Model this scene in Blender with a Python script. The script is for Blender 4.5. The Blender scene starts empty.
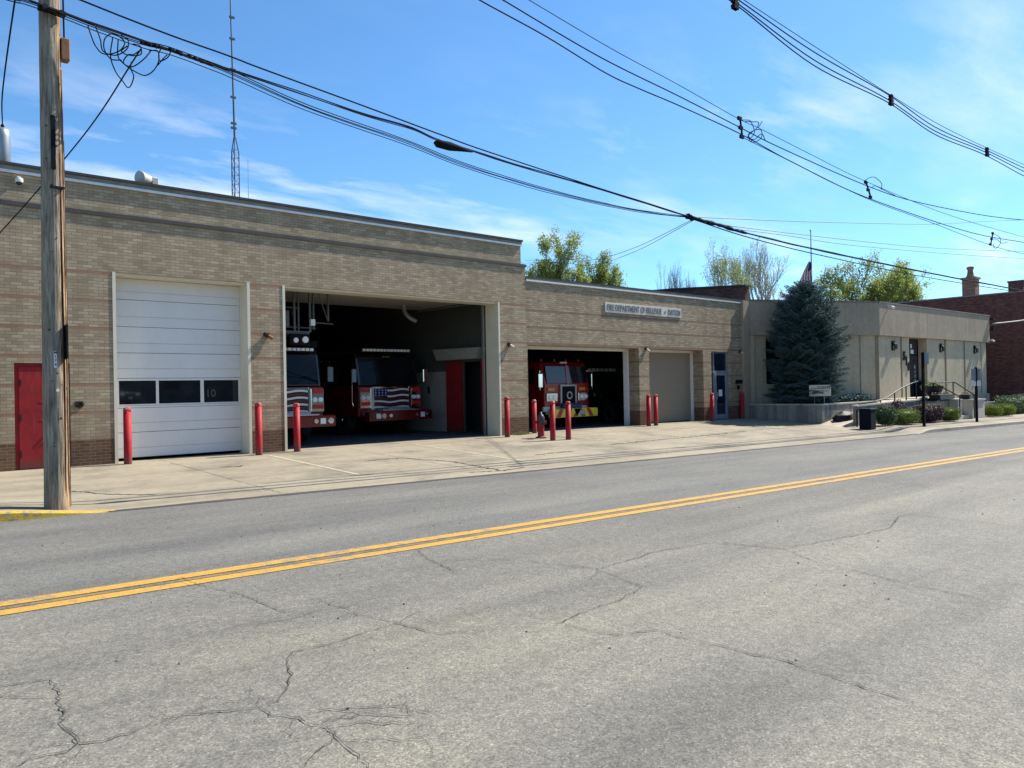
import bpy, math, random
import numpy as np
from mathutils import Vector, Matrix, noise
random.seed(7)
R = math.radians
scene = bpy.context.scene
COL = scene.collection

# ------------------------------------------------------------ node helpers
def newmat(name):
    m = bpy.data.materials.new(name); m.use_nodes = True
    nt = m.node_tree
    b = nt.nodes.get('Principled BSDF')
    return m, nt, b
def N(nt, t, **k):
    n = nt.nodes.new(t)
    for a, v in k.items(): setattr(n, a, v)
    return n
def L(nt, a, b): nt.links.new(a, b)
def noise_n(nt, vec, scale, detail=4, rough=.55):
    n = N(nt, 'ShaderNodeTexNoise'); n.inputs['Scale'].default_value = scale
    n.inputs['Detail'].default_value = detail; n.inputs['Roughness'].default_value = rough
    if vec is not None: L(nt, vec, n.inputs['Vector'])
    return n
def mapping(nt, vec, scale):
    mp = N(nt, 'ShaderNodeMapping'); mp.inputs['Scale'].default_value = scale
    L(nt, vec, mp.inputs['Vector']); return mp.outputs['Vector']
def ramp(nt, fac, pts):
    r = N(nt, 'ShaderNodeValToRGB'); e = r.color_ramp.elements
    while len(e) < len(pts): e.new(.5)
    for i, (p, c) in enumerate(pts):
        e[i].position = p; e[i].color = (c if len(c) == 4 else (*c, 1))
    L(nt, fac, r.inputs['Fac']); return r.outputs['Color']
def mixc(nt, fac, a, b, bt='MIX'):
    m = N(nt, 'ShaderNodeMix'); m.data_type = 'RGBA'; m.blend_type = bt
    for s, v in ((m.inputs[0], fac), (m.inputs[6], a), (m.inputs[7], b)):
        if hasattr(v, 'links'): L(nt, v, s)
        elif isinstance(v, (int, float)): s.default_value = v
        else: s.default_value = (*v, 1) if len(v) == 3 else v
    return m.outputs[2]
def math_n(nt, op, a, b=None, c=None):
    m = N(nt, 'ShaderNodeMath', operation=op)
    for i, v in enumerate((a, b, c)):
        if v is None: continue
        if hasattr(v, 'links'): L(nt, v, m.inputs[i])
        else: m.inputs[i].default_value = v
    return m.outputs[0]
def bump(nt, b, h, strength=.3, dist=.01):
    bp = N(nt, 'ShaderNodeBump'); bp.inputs['Strength'].default_value = strength
    bp.inputs['Distance'].default_value = dist
    L(nt, h, bp.inputs['Height']); L(nt, bp.outputs['Normal'], b.inputs['Normal'])
def coords(nt): return N(nt, 'ShaderNodeTexCoord').outputs['Object']
def gray(c, f): return tuple(x*f for x in c)

def pm(name, col, rough=.6, metal=0, var=.12, scale=6, bmp=0, bscale=60, spec=.5, stretch=(1,1,1)):
    """general painted / solid surface with large and fine tone variation"""
    m, nt, b = newmat(name); v = mapping(nt, coords(nt), stretch)
    n1 = noise_n(nt, v, scale, 5); n2 = noise_n(nt, v, scale*9, 3)
    f = math_n(nt, 'ADD', math_n(nt, 'MULTIPLY', n1.outputs[0], .7), math_n(nt, 'MULTIPLY', n2.outputs[0], .3))
    c = ramp(nt, f, [(.3, gray(col, 1-var)), (.7, tuple(min(1, x*(1+var)) for x in col))])
    L(nt, c, b.inputs['Base Color'])
    b.inputs['Roughness'].default_value = rough; b.inputs['Metallic'].default_value = metal
    b.inputs['Specular IOR Level'].default_value = spec
    if bmp: bump(nt, b, noise_n(nt, v, bscale, 4).outputs[0], bmp, .01)
    return m

def chipped_paint(name, col, chip, rough, thr=.66, sc=7, spec=.35, low=None):
    m, nt, b = newmat(name); co = coords(nt)
    n1 = noise_n(nt, co, 3, 5); n2 = noise_n(nt, co, sc, 9, .75); n3 = noise_n(nt, mapping(nt, co, (3,3,.6)), 4, 6, .7)
    c = ramp(nt, n1.outputs[0], [(.3, gray(col, .78)), (.7, gray(col, 1.25))])
    c = mixc(nt, ramp(nt, n3.outputs[0], [(.55, (0,0,0)), (.72, (.45,.45,.45))]), c, (.20,.07,.06))
    c = mixc(nt, ramp(nt, n2.outputs[0], [(thr, (0,0,0)), (thr+.02, (1,1,1))]), c, chip)
    if low:
        s = N(nt, 'ShaderNodeSeparateXYZ'); L(nt, co, s.inputs[0])
        mr = N(nt, 'ShaderNodeMapRange'); mr.inputs[1].default_value = 0; mr.inputs[2].default_value = .22; mr.inputs[3].default_value = .75; mr.inputs[4].default_value = 0
        L(nt, math_n(nt, 'ADD', s.outputs[2], math_n(nt, 'MULTIPLY', n2.outputs[0], -.12)), mr.inputs[0])
        c = mixc(nt, mr.outputs[0], c, low)
    L(nt, c, b.inputs['Base Color']); b.inputs['Specular IOR Level'].default_value = spec
    L(nt, ramp(nt, n1.outputs[0], [(.3, (rough,)*3), (.7, (min(1,rough+.25),)*3)]), b.inputs['Roughness'])
    bump(nt, b, n2.outputs[0], .15, .004)
    return m

def brick_mat(name, cols, mortar, z0=None, period=.609, base=None, band=(.31,.16,.10), course=.0677, length=.203, low=None):
    m, nt, b = newmat(name); co = coords(nt)
    s = N(nt, 'ShaderNodeSeparateXYZ'); L(nt, co, s.inputs[0])
    u = math_n(nt, 'ADD', s.outputs[0], s.outputs[1]); z = s.outputs[2]
    cb = N(nt, 'ShaderNodeCombineXYZ'); L(nt, u, cb.inputs[0]); L(nt, z, cb.inputs[1])
    br = N(nt, 'ShaderNodeTexBrick'); L(nt, cb.outputs[0], br.inputs['Vector'])
    br.inputs['Scale'].default_value = 1; br.inputs['Brick Width'].default_value = length
    br.inputs['Row Height'].default_value = course; br.inputs['Mortar Size'].default_value = .0055
    br.inputs['Mortar Smooth'].default_value = .25; br.inputs['Bias'].default_value = 0
    br.inputs['Color1'].default_value = (0,0,0,1); br.inputs['Color2'].default_value = (1,1,1,1)
    br.inputs['Mortar'].default_value = (.5,.5,.5,1)
    # per brick tone
    rgb = ramp(nt, br.outputs['Color'], [(0, cols[0]), (.33, cols[1]), (.66, cols[2]), (1, cols[3])])
    big = noise_n(nt, co, .55, 5); fine = noise_n(nt, co, 38, 3)
    tone = math_n(nt, 'ADD', math_n(nt, 'MULTIPLY', big.outputs[0], .45), math_n(nt, 'MULTIPLY', fine.outputs[0], .35))
    if z0 is not None:
        t = math_n(nt, 'ADD', z, -z0 + period*20 + course*.5)
        t = math_n(nt, 'MODULO', t, period)
        isb = math_n(nt, 'LESS_THAN', t, course)
        under = math_n(nt, 'LESS_THAN', z, z0 + course)
        isb = math_n(nt, 'MULTIPLY', isb, under)
        isb = math_n(nt, 'MULTIPLY', isb, math_n(nt, 'ADD', math_n(nt, 'MULTIPLY', br.outputs['Color'], .3), .65))
        rgb = mixc(nt, isb, rgb, band)
    if low is not None:
        f = math_n(nt, 'ADD', math_n(nt, 'MULTIPLY', br.outputs['Color'], .5), math_n(nt, 'MULTIPLY', fine.outputs[0], .5))
        redc = ramp(nt, f, [(.2, gray(low, .55)), (.5, low), (.85, gray(low, 1.5))])
        isl = math_n(nt, 'LESS_THAN', z, .545)
        rgb = mixc(nt, isl, rgb, redc)
        near = N(nt, 'ShaderNodeMapRange'); near.inputs[1].default_value = .5; near.inputs[2].default_value = .95
        near.inputs[3].default_value = .38; near.inputs[4].default_value = 0; L(nt, z, near.inputs[0])
        rgb = mixc(nt, near.outputs[0], rgb, gray(low, 1.6))
    rgb = mixc(nt, br.outputs['Fac'], rgb, mortar)
    # weather streaks running down
    st = noise_n(nt, mapping(nt, co, (1.7, 1.7, .14)), 1.6, 5, .6)
    stf = ramp(nt, st.outputs[0], [(.36, (.88,.87,.85)), (.62, (1.03,1.03,1.03))])
    rgb = mixc(nt, 1, rgb, stf, 'MULTIPLY')
    tf = ramp(nt, tone, [(.26, (.86,.86,.86)), (.55, (1.06,1.05,1.04))])
    rgb = mixc(nt, 1, rgb, tf, 'MULTIPLY')
    L(nt, rgb, b.inputs['Base Color']); b.inputs['Roughness'].default_value = .88
    b.inputs['Specular IOR Level'].default_value = .25
    h = math_n(nt, 'SUBTRACT', math_n(nt, 'MULTIPLY', fine.outputs[0], .3), br.outputs['Fac'])
    h = math_n(nt, 'ADD', h, math_n(nt, 'MULTIPLY', br.outputs['Color'], .5))
    bump(nt, b, h, .55, .006)
    return m

def asphalt_mat():
    m, nt, b = newmat('asphalt'); co = coords(nt)
    s = N(nt, 'ShaderNodeSeparateXYZ'); L(nt, co, s.inputs[0])
    v1 = N(nt, 'ShaderNodeTexVoronoi'); v1.inputs['Scale'].default_value = 105; L(nt, co, v1.inputs['Vector'])
    v2 = N(nt, 'ShaderNodeTexVoronoi'); v2.inputs['Scale'].default_value = 190; L(nt, co, v2.inputs['Vector'])
    g1 = N(nt, 'ShaderNodeSeparateColor'); L(nt, v1.outputs['Color'], g1.inputs[0])
    g2 = N(nt, 'ShaderNodeSeparateColor'); L(nt, v2.outputs['Color'], g2.inputs[0])
    stones = ramp(nt, g1.outputs[0], [(0, (.58,.58,.59)), (.2, (.80,.80,.81)), (.74, (1.06,1.06,1.05)), (.94, (1.25,1.24,1.20)), (1, (1.6,1.57,1.48))])
    fine = ramp(nt, g2.outputs[1], [(0, (.78,.78,.79)), (1, (1.2,1.2,1.18))])
    n1 = noise_n(nt, co, 14, 6, .7)
    med = ramp(nt, n1.outputs[0], [(.34, (.82,.82,.83)), (.66, (1.15,1.15,1.13))])
    # wheel tracks, worn lanes and patches along the street
    lv = mapping(nt, co, (.05, 1.0, 1)); n2 = noise_n(nt, lv, 1.25, 7, .6)
    lane = ramp(nt, n2.outputs[0], [(.34, (.78,.785,.80)), (.5, (.97,.97,.97)), (.66, (1.11,1.11,1.09))])
    n3 = noise_n(nt, mapping(nt, co, (.5,.9,1)), .9, 6, .6)
    patch = ramp(nt, n3.outputs[0], [(.33, (.84,.85,.87)), (.5, (1,1,1)), (.66, (1.10,1.095,1.05))])
    # the far lane is older, darker and bluer than the near one
    mr = N(nt, 'ShaderNodeMapRange'); mr.inputs[1].default_value = -12.6; mr.inputs[2].default_value = -10.9
    L(nt, math_n(nt, 'ADD', math_n(nt, 'ADD', s.outputs[1], math_n(nt, 'MULTIPLY', s.outputs[0], .03)), math_n(nt, 'MULTIPLY', n3.outputs[0], .8)), mr.inputs[0])
    base = mixc(nt, mr.outputs[0], (.205,.191,.157), (.165,.158,.141))
    c = base
    for t in (stones, fine, med, lane, patch): c = mixc(nt, 1, c, t, 'MULTIPLY')
    # oil spots
    v3 = N(nt, 'ShaderNodeTexVoronoi'); v3.inputs['Scale'].default_value = 1.3; L(nt, co, v3.inputs['Vector'])
    sp = ramp(nt, v3.outputs['Distance'], [(.012, (.25,.25,.26)), (.022, (1,1,1))])
    c = mixc(nt, 1, c, sp, 'MULTIPLY')
    L(nt, c, b.inputs['Base Color']); b.inputs['Roughness'].default_value = .85
    b.inputs['Specular IOR Level'].default_value = .35
    h = math_n(nt, 'ADD', g1.outputs[0], math_n(nt, 'MULTIPLY', n1.outputs[0], 1.2))
    bump(nt, b, h, .8, .006)
    return m, nt

def concrete_mat(name, col, joints=None, stain=.25, sc=1.0, streaks=False, sk=.62):
    m, nt, b = newmat(name); co = coords(nt)
    n1 = noise_n(nt, co, .55*sc, 7, .62); n2 = noise_n(nt, co, 5*sc, 6, .7); n3 = noise_n(nt, co, 90*sc, 2)
    c = mixc(nt, 1, col, ramp(nt, n1.outputs[0], [(.32, (1-stain,1-stain*.97,1-stain*.9)), (.5, (1,1,1)), (.7, (1.13,1.12,1.09))]), 'MULTIPLY')
    c = mixc(nt, 1, c, ramp(nt, n2.outputs[0], [(.3, (.87,.87,.87)), (.6, (1.06,1.06,1.05))]), 'MULTIPLY')
    c = mixc(nt, 1, c, ramp(nt, n3.outputs[0], [(.3, (.86,.86,.86)), (.7, (1.13,1.13,1.12))]), 'MULTIPLY')
    if streaks:
        s = noise_n(nt, mapping(nt, co, (2.2,2.2,.12)), 1.7, 6, .65)
        c = mixc(nt, 1, c, ramp(nt, s.outputs[0], [(.38, (sk,sk*.985,sk*.97)), (.58, (1.04,1.04,1.03))]), 'MULTIPLY')
    else:
        s = noise_n(nt, mapping(nt, co, (.22,1.3,1)), 1.2, 6, .65)
        c = mixc(nt, 1, c, ramp(nt, s.outputs[0], [(.36, (.84,.83,.82)), (.55, (1.03,1.03,1.03))]), 'MULTIPLY')
        sp = noise_n(nt, co, 2.6, 4, .8)
        c = mixc(nt, 1, c, ramp(nt, sp.outputs[0], [(.28, (.58,.56,.53)), (.40, (1,1,1))]), 'MULTIPLY')
    L(nt, c, b.inputs['Base Color']); b.inputs['Roughness'].default_value = .85
    b.inputs['Specular IOR Level'].default_value = .3
    bump(nt, b, math_n(nt, 'ADD', n2.outputs[0], math_n(nt, 'MULTIPLY', n3.outputs[0], .4)), .35, .008)
    return m

def paint_line_mat(name, col, under, wear=.45, sc=9):
    m, nt, b = newmat(name); co = coords(nt)
    n = noise_n(nt, co, sc, 8, .75); n2 = noise_n(nt, mapping(nt, co, (.3,1,1)), 2.2, 4)
    f = math_n(nt, 'ADD', math_n(nt, 'MULTIPLY', n.outputs[0], .7), math_n(nt, 'MULTIPLY', n2.outputs[0], .3))
    f = ramp(nt, f, [(wear-.035, (0,0,0)), (wear+.04, (1,1,1))])
    v = N(nt, 'ShaderNodeTexVoronoi'); v.inputs['Scale'].default_value = 95; L(nt, co, v.inputs['Vector'])
    g = N(nt, 'ShaderNodeSeparateColor'); L(nt, v.outputs['Color'], g.inputs[0])
    pc = mixc(nt, 1, col, ramp(nt, g.outputs[0], [(0, (.72,.72,.72)), (1, (1.15,1.15,1.15))]), 'MULTIPLY')
    uc = mixc(nt, 1, under, ramp(nt, g.outputs[1], [(0, (.5,.5,.5)), (1, (1.4,1.4,1.4))]), 'MULTIPLY')
    L(nt, mixc(nt, f, uc, pc), b.inputs['Base Color']); b.inputs['Roughness'].default_value = .75
    bump(nt, b, g.outputs[0], .4, .004)
    return m

def wood_mat():
    m, nt, b = newmat('weathered_wood'); co = coords(nt)
    v = mapping(nt, co, (1, 1, .06))
    n = noise_n(nt, v, 42, 7, .65); n2 = noise_n(nt, mapping(nt, co, (1,1,.3)), 6, 5, .6)
    c = ramp(nt, n.outputs[0], [(.28, (.05,.038,.028)), (.42, (.20,.17,.13)), (.55, (.31,.275,.22)), (.72, (.44,.395,.32))])
    s = N(nt, 'ShaderNodeSeparateXYZ'); L(nt, co, s.inputs[0])
    side = N(nt, 'ShaderNodeMapRange'); side.inputs[1].default_value = .05; side.inputs[2].default_value = .15
    L(nt, math_n(nt, 'ADD', s.outputs[0], math_n(nt, 'MULTIPLY', n2.outputs[0], .08)), side.inputs[0])
    # sunlight painted into the colour: the sunward flank is lighter and more orange
    c = mixc(nt, side.outputs[0], c, ramp(nt, n.outputs[0], [(.36, (.06,.03,.015)), (.47, (.26,.15,.08)), (.6, (.50,.35,.21)), (.72, (.66,.52,.36))]))
    c = mixc(nt, 1, c, ramp(nt, n2.outputs[0], [(.35, (.72,.72,.74)), (.62, (1.12,1.1,1.07))]), 'MULTIPLY')
    L(nt, c, b.inputs['Base Color']); b.inputs['Roughness'].default_value = .9
    b.inputs['Specular IOR Level'].default_value = .15
    bump(nt, b, n.outputs[0], 1, .02)
    return m

def leaf_mat(name, cols, trans=.3, sc=1.2):
    m, nt, b = newmat(name); co = coords(nt)
    n = noise_n(nt, co, sc, 4); n2 = noise_n(nt, co, sc*14, 2)
    f = math_n(nt, 'ADD', math_n(nt, 'MULTIPLY', n.outputs[0], .5), math_n(nt, 'MULTIPLY', n2.outputs[0], .5))
    c = ramp(nt, f, [(.32, cols[0]), (.5, cols[1]), (.68, cols[2])])
    L(nt, c, b.inputs['Base Color']); b.inputs['Roughness'].default_value = .6
    b.inputs['Specular IOR Level'].default_value = .25
    if trans:
        t = N(nt, 'ShaderNodeBsdfTranslucent'); L(nt, c, t.inputs['Color'])
        mx = N(nt, 'ShaderNodeMixShader'); mx.inputs[0].default_value = trans
        L(nt, b.outputs[0], mx.inputs[1]); L(nt, t.outputs[0], mx.inputs[2])
        L(nt, mx.outputs[0], nt.nodes['Material Output'].inputs['Surface'])
    return m

def glass_mat(name, col=(.01,.012,.015), rough=.03):
    m, nt, b = newmat(name)
    n = noise_n(nt, coords(nt), 3, 4)
    L(nt, ramp(nt, n.outputs[0], [(.3, gray(col, .7)), (.7, gray(col, 1.5))]), b.inputs['Base Color'])
    b.inputs['Roughness'].default_value = rough; b.inputs['Specular IOR Level'].default_value = .6
    b.inputs['IOR'].default_value = 1.5
    return m

TAN = [(.302,.236,.154), (.356,.284,.188), (.393,.316,.214), (.462,.382,.268)]
M = {}
M['brick'] = brick_mat('buff_brick', TAN, (.215,.177,.125), z0=4.18, low=(.115,.062,.036))
M['brick2'] = brick_mat('buff_brick_low_wing', [gray(c, .97) for c in TAN], (.155,.138,.102), z0=4.04, period=.55, low=(.115,.055,.036), band=(.24,.14,.09))
M['redbrick'] = brick_mat('red_brown_brick', [(.09,.036,.031), (.12,.049,.041), (.15,.063,.052), (.185,.083,.067)], (.10,.065,.052))
M['chimbrick'] = brick_mat('chimney_brick', [(.22,.10,.07), (.28,.13,.09), (.33,.17,.12), (.38,.21,.15)], (.26,.22,.18))
M['asphalt'], _ = asphalt_mat()
M['apron'] = concrete_mat('apron_concrete', (.275,.236,.172), stain=.38)
M['walk'] = concrete_mat('sidewalk_concrete', (.42,.37,.29), stain=.2)
M['wallconc'] = concrete_mat('planter_concrete', (.27,.255,.22), stain=.25, streaks=True)
M['capconc'] = concrete_mat('coping_concrete', (.45,.42,.36), stain=.2)
M['stucco'] = concrete_mat('tan_stucco', (.36,.288,.215), stain=.08, sc=1, streaks=True, sk=.94)
M['stucco_low'] = concrete_mat('cream_stucco', (.455,.388,.280), stain=.10, streaks=True, sk=.93)
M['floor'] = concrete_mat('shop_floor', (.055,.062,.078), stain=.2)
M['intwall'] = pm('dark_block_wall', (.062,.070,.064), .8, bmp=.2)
M['intdark'] = pm('unlit_interior', (.012,.013,.015), .9)  # near-black colour stands in for the unlit depth of the bays
M['intwhite'] = pm('white_partition', (.30,.295,.26), .7)
M['yellow'] = paint_line_mat('yellow_line_paint', (.50,.275,.04), (.24,.19,.11), .445)
M['fadeyellow'] = paint_line_mat('faded_yellow_paint', (.50,.43,.22), (.36,.325,.25), .52, 14)
M['kerbyellow'] = paint_line_mat('yellow_kerb_paint', (.52,.35,.04), (.30,.23,.12), .46, 12)
M['kerb'] = concrete_mat('kerb_concrete', (.36,.32,.25), stain=.3)
M['crack'] = pm('crack_tar', (.062,.056,.047), .95)
M['joint'] = pm('joint_filler', (.05,.046,.04), .95)
M['redpaint'] = chipped_paint('red_bollard_paint', (.36,.008,.012), (.50,.34,.30), .5, .68, 9, .3, (.12,.06,.045))
M['redworn'] = chipped_paint('worn_red_cap', (.33,.02,.025), (.5,.4,.36), .5, .56, 16) if True else pm('worn_red_cap', (.40,.04,.05), .5, var=.35, scale=12)
M['reddoor'] = chipped_paint('red_door_paint', (.25,.010,.014), (.30,.08,.07), .5, .70, 6, .3, (.10,.04,.03))
M['cream'] = pm('cream_frame_paint', (.66,.61,.47), .5, var=.07, scale=3)
M['white'] = pm('white_trim_paint', (.72,.72,.69), .45, var=.06)
M['doorwhite'] = pm('white_door_paint', (.68,.68,.665), .42, var=.05, scale=2.5, stretch=(1,1,.4))
M['doortan'] = pm('tan_door_paint', (.25,.198,.135), .6, var=.05)
M['black'] = pm('black_paint', (.008,.008,.009), .75, spec=.15)
M['darkmetal'] = pm('dark_bronze_metal', (.03,.026,.022), .4, .6)
M['flash'] = pm('white_flashing', (.66,.66,.63), .4, .2, var=.15, scale=5)
M['cope'] = pm('weathered_coping', (.20,.19,.165), .8, var=.3, scale=3)
M['copedark'] = pm('tar_edge', (.035,.033,.032), .8)
M['ledge'] = pm('dark_ledge_tile', (.055,.052,.046), .7, var=.3, scale=4)
M['galv'] = pm('galvanised_steel', (.35,.36,.37), .45, .7)
M['beige'] = pm('beige_metal', (.50,.48,.41), .5)
M['alu'] = pm('aluminium_frame', (.24,.265,.29), .45, .2)
M['glass'] = glass_mat('dark_glass')
M['glassblue'] = glass_mat('entrance_glass', (.010,.016,.030), .04)
M['wood'] = wood_mat()
M['cable'] = pm('black_cable', (.009,.009,.010), .9, spec=.12)
M['cable2'] = pm('grey_cable', (.06,.065,.07), .5, .3)
M['bark'] = pm('tree_bark', (.13,.105,.08), .9, bmp=.6, bscale=25, var=.3)
M['palebark'] = pm('pale_bark', (.34,.31,.26), .9, bmp=.4, bscale=25, var=.25)
M['spruce'] = leaf_mat('spruce_needles', [(.016,.042,.040), (.050,.098,.092), (.14,.205,.19)], .12, 2.2)
M['spring'] = leaf_mat('spring_leaves', [(.17,.21,.035), (.28,.33,.075), (.42,.46,.16)], .5)
M['springpale'] = leaf_mat('pale_buds', [(.28,.32,.12), (.40,.42,.22), (.50,.49,.36)], .45)
M['springdk'] = leaf_mat('green_leaves', [(.045,.085,.02), (.09,.15,.035), (.17,.25,.07)], .4)
M['box'] = leaf_mat('boxwood_leaves', [(.045,.075,.012), (.13,.18,.025), (.25,.31,.055)], .3, 6)
M['hedge'] = leaf_mat('hedge_leaves', [(.03,.055,.02), (.075,.12,.05), (.16,.22,.12)], .2, 4)
M['barberry'] = leaf_mat('purple_leaves', [(.025,.012,.016), (.06,.028,.034), (.12,.07,.075)], .15, 5)
M['pink'] = leaf_mat('pinkish_new_leaves', [(.10,.09,.06), (.19,.14,.11), (.30,.23,.19)], .3, 5)
M['soil'] = pm('mulch', (.05,.036,.026), .95, bmp=.8, bscale=30, var=.4)
M['grass'] = leaf_mat('dry_weeds', [(.13,.14,.05), (.26,.25,.12), (.38,.34,.20)], .2, 8)
M['navy'] = pm('navy_plastic', (.005,.007,.014), .8, var=.15, spec=.15)
M['bag'] = pm('black_bag_plastic', (.012,.012,.015), .6, var=.2, bmp=.5, bscale=9, spec=.3)
M['signblack'] = pm('sign_back_black', (.006,.006,.007), .8, spec=.15)
M['signgrey'] = pm('sign_face_grey', (.24,.27,.31), .5)
M['signwhite'] = pm('sign_face_white', (.70,.70,.68), .5)
M['yardsign'] = pm('cream_sign_board', (.62,.58,.46), .6, var=.06)
M['plaque'] = pm('stone_plaque', (.60,.56,.49), .7, var=.1)
M['letter'] = pm('bronze_letters', (.15,.145,.14), .5, .2)
M['flagred'] = pm('flag_red', (.42,.03,.035), .8)
M['flagwhite'] = pm('flag_white', (.74,.73,.72), .8)
M['flagblue'] = pm('flag_blue', (.02,.03,.12), .8)
M['truckred'] = pm('fire_engine_red', (.15,.005,.008), .2, var=.06, spec=.7)
M['truckblack'] = pm('fire_engine_black', (.012,.012,.016), .16, spec=.7)
M['chrome'] = pm('chrome', (.80,.81,.83), .12, 1, var=.03)
M['treadplate'] = pm('diamond_plate', (.45,.46,.48), .35, .9)
M['lens'] = pm('clear_lens', (.95,.96,.97), .2, .1)
M['mast'] = pm('dark_painted_mast', (.06,.07,.085), .6)
M['rigdark'] = pm('dark_ladder_metal', (.11,.115,.125), .5, .3)  # even dark grey for the ladder and basket metal
M['redlens'] = pm('red_lens', (.55,.03,.03), .2)
M['amber'] = pm('amber_lens', (.60,.20,.02), .2)
M['windshield'] = glass_mat('windshield_glass', (.006,.008,.012), .02)
M['windshield'].node_tree.nodes['Principled BSDF'].inputs['Specular IOR Level'].default_value = .16
M['skyglass'] = glass_mat('raked_windshield_glass', (.006,.01,.018), .02)
M['numeral'] = pm('ghost_numerals', (.05,.055,.055), .6)
M['striperead'] = pm('grille_dark_stripe', (.10,.008,.012), .4)
M['pumperred'] = pm('older_engine_red', (.27,.010,.012), .2, var=.06, spec=.7)
M['tyre'] = pm('tyre_rubber', (.02,.02,.021), .8, bmp=.3)
M['chevyellow'] = pm('chevron_yellow', (.72,.62,.03), .4)
M['chevred'] = pm('chevron_red', (.42,.02,.02), .4)
M['truckwhite'] = pm('engine_white_paint', (.62,.62,.62), .3)
M['hose'] = pm('navy_hose_cover', (.02,.035,.10), .6, bmp=.4)
M['hydtop'] = pm('hydrant_dark_cap', (.03,.045,.05), .4, var=.3)
M['carblue'] = pm('silver_blue_car_paint', (.30,.37,.46), .2, .5)
M['siding'] = pm('grey_siding', (.16,.17,.18), .7, stretch=(.1,.1,6), var=.2)
M['roofing'] = pm('asphalt_shingle', (.05,.05,.052), .9)
M['planterbox'] = pm('black_planter_plastic', (.015,.016,.02), .5)
M['paper'] = pm('posted_paper', (.72,.72,.70), .7)
M['rust'] = pm('rusty_box', (.23,.115,.045), .7, .2, var=.35, scale=14)

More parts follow.
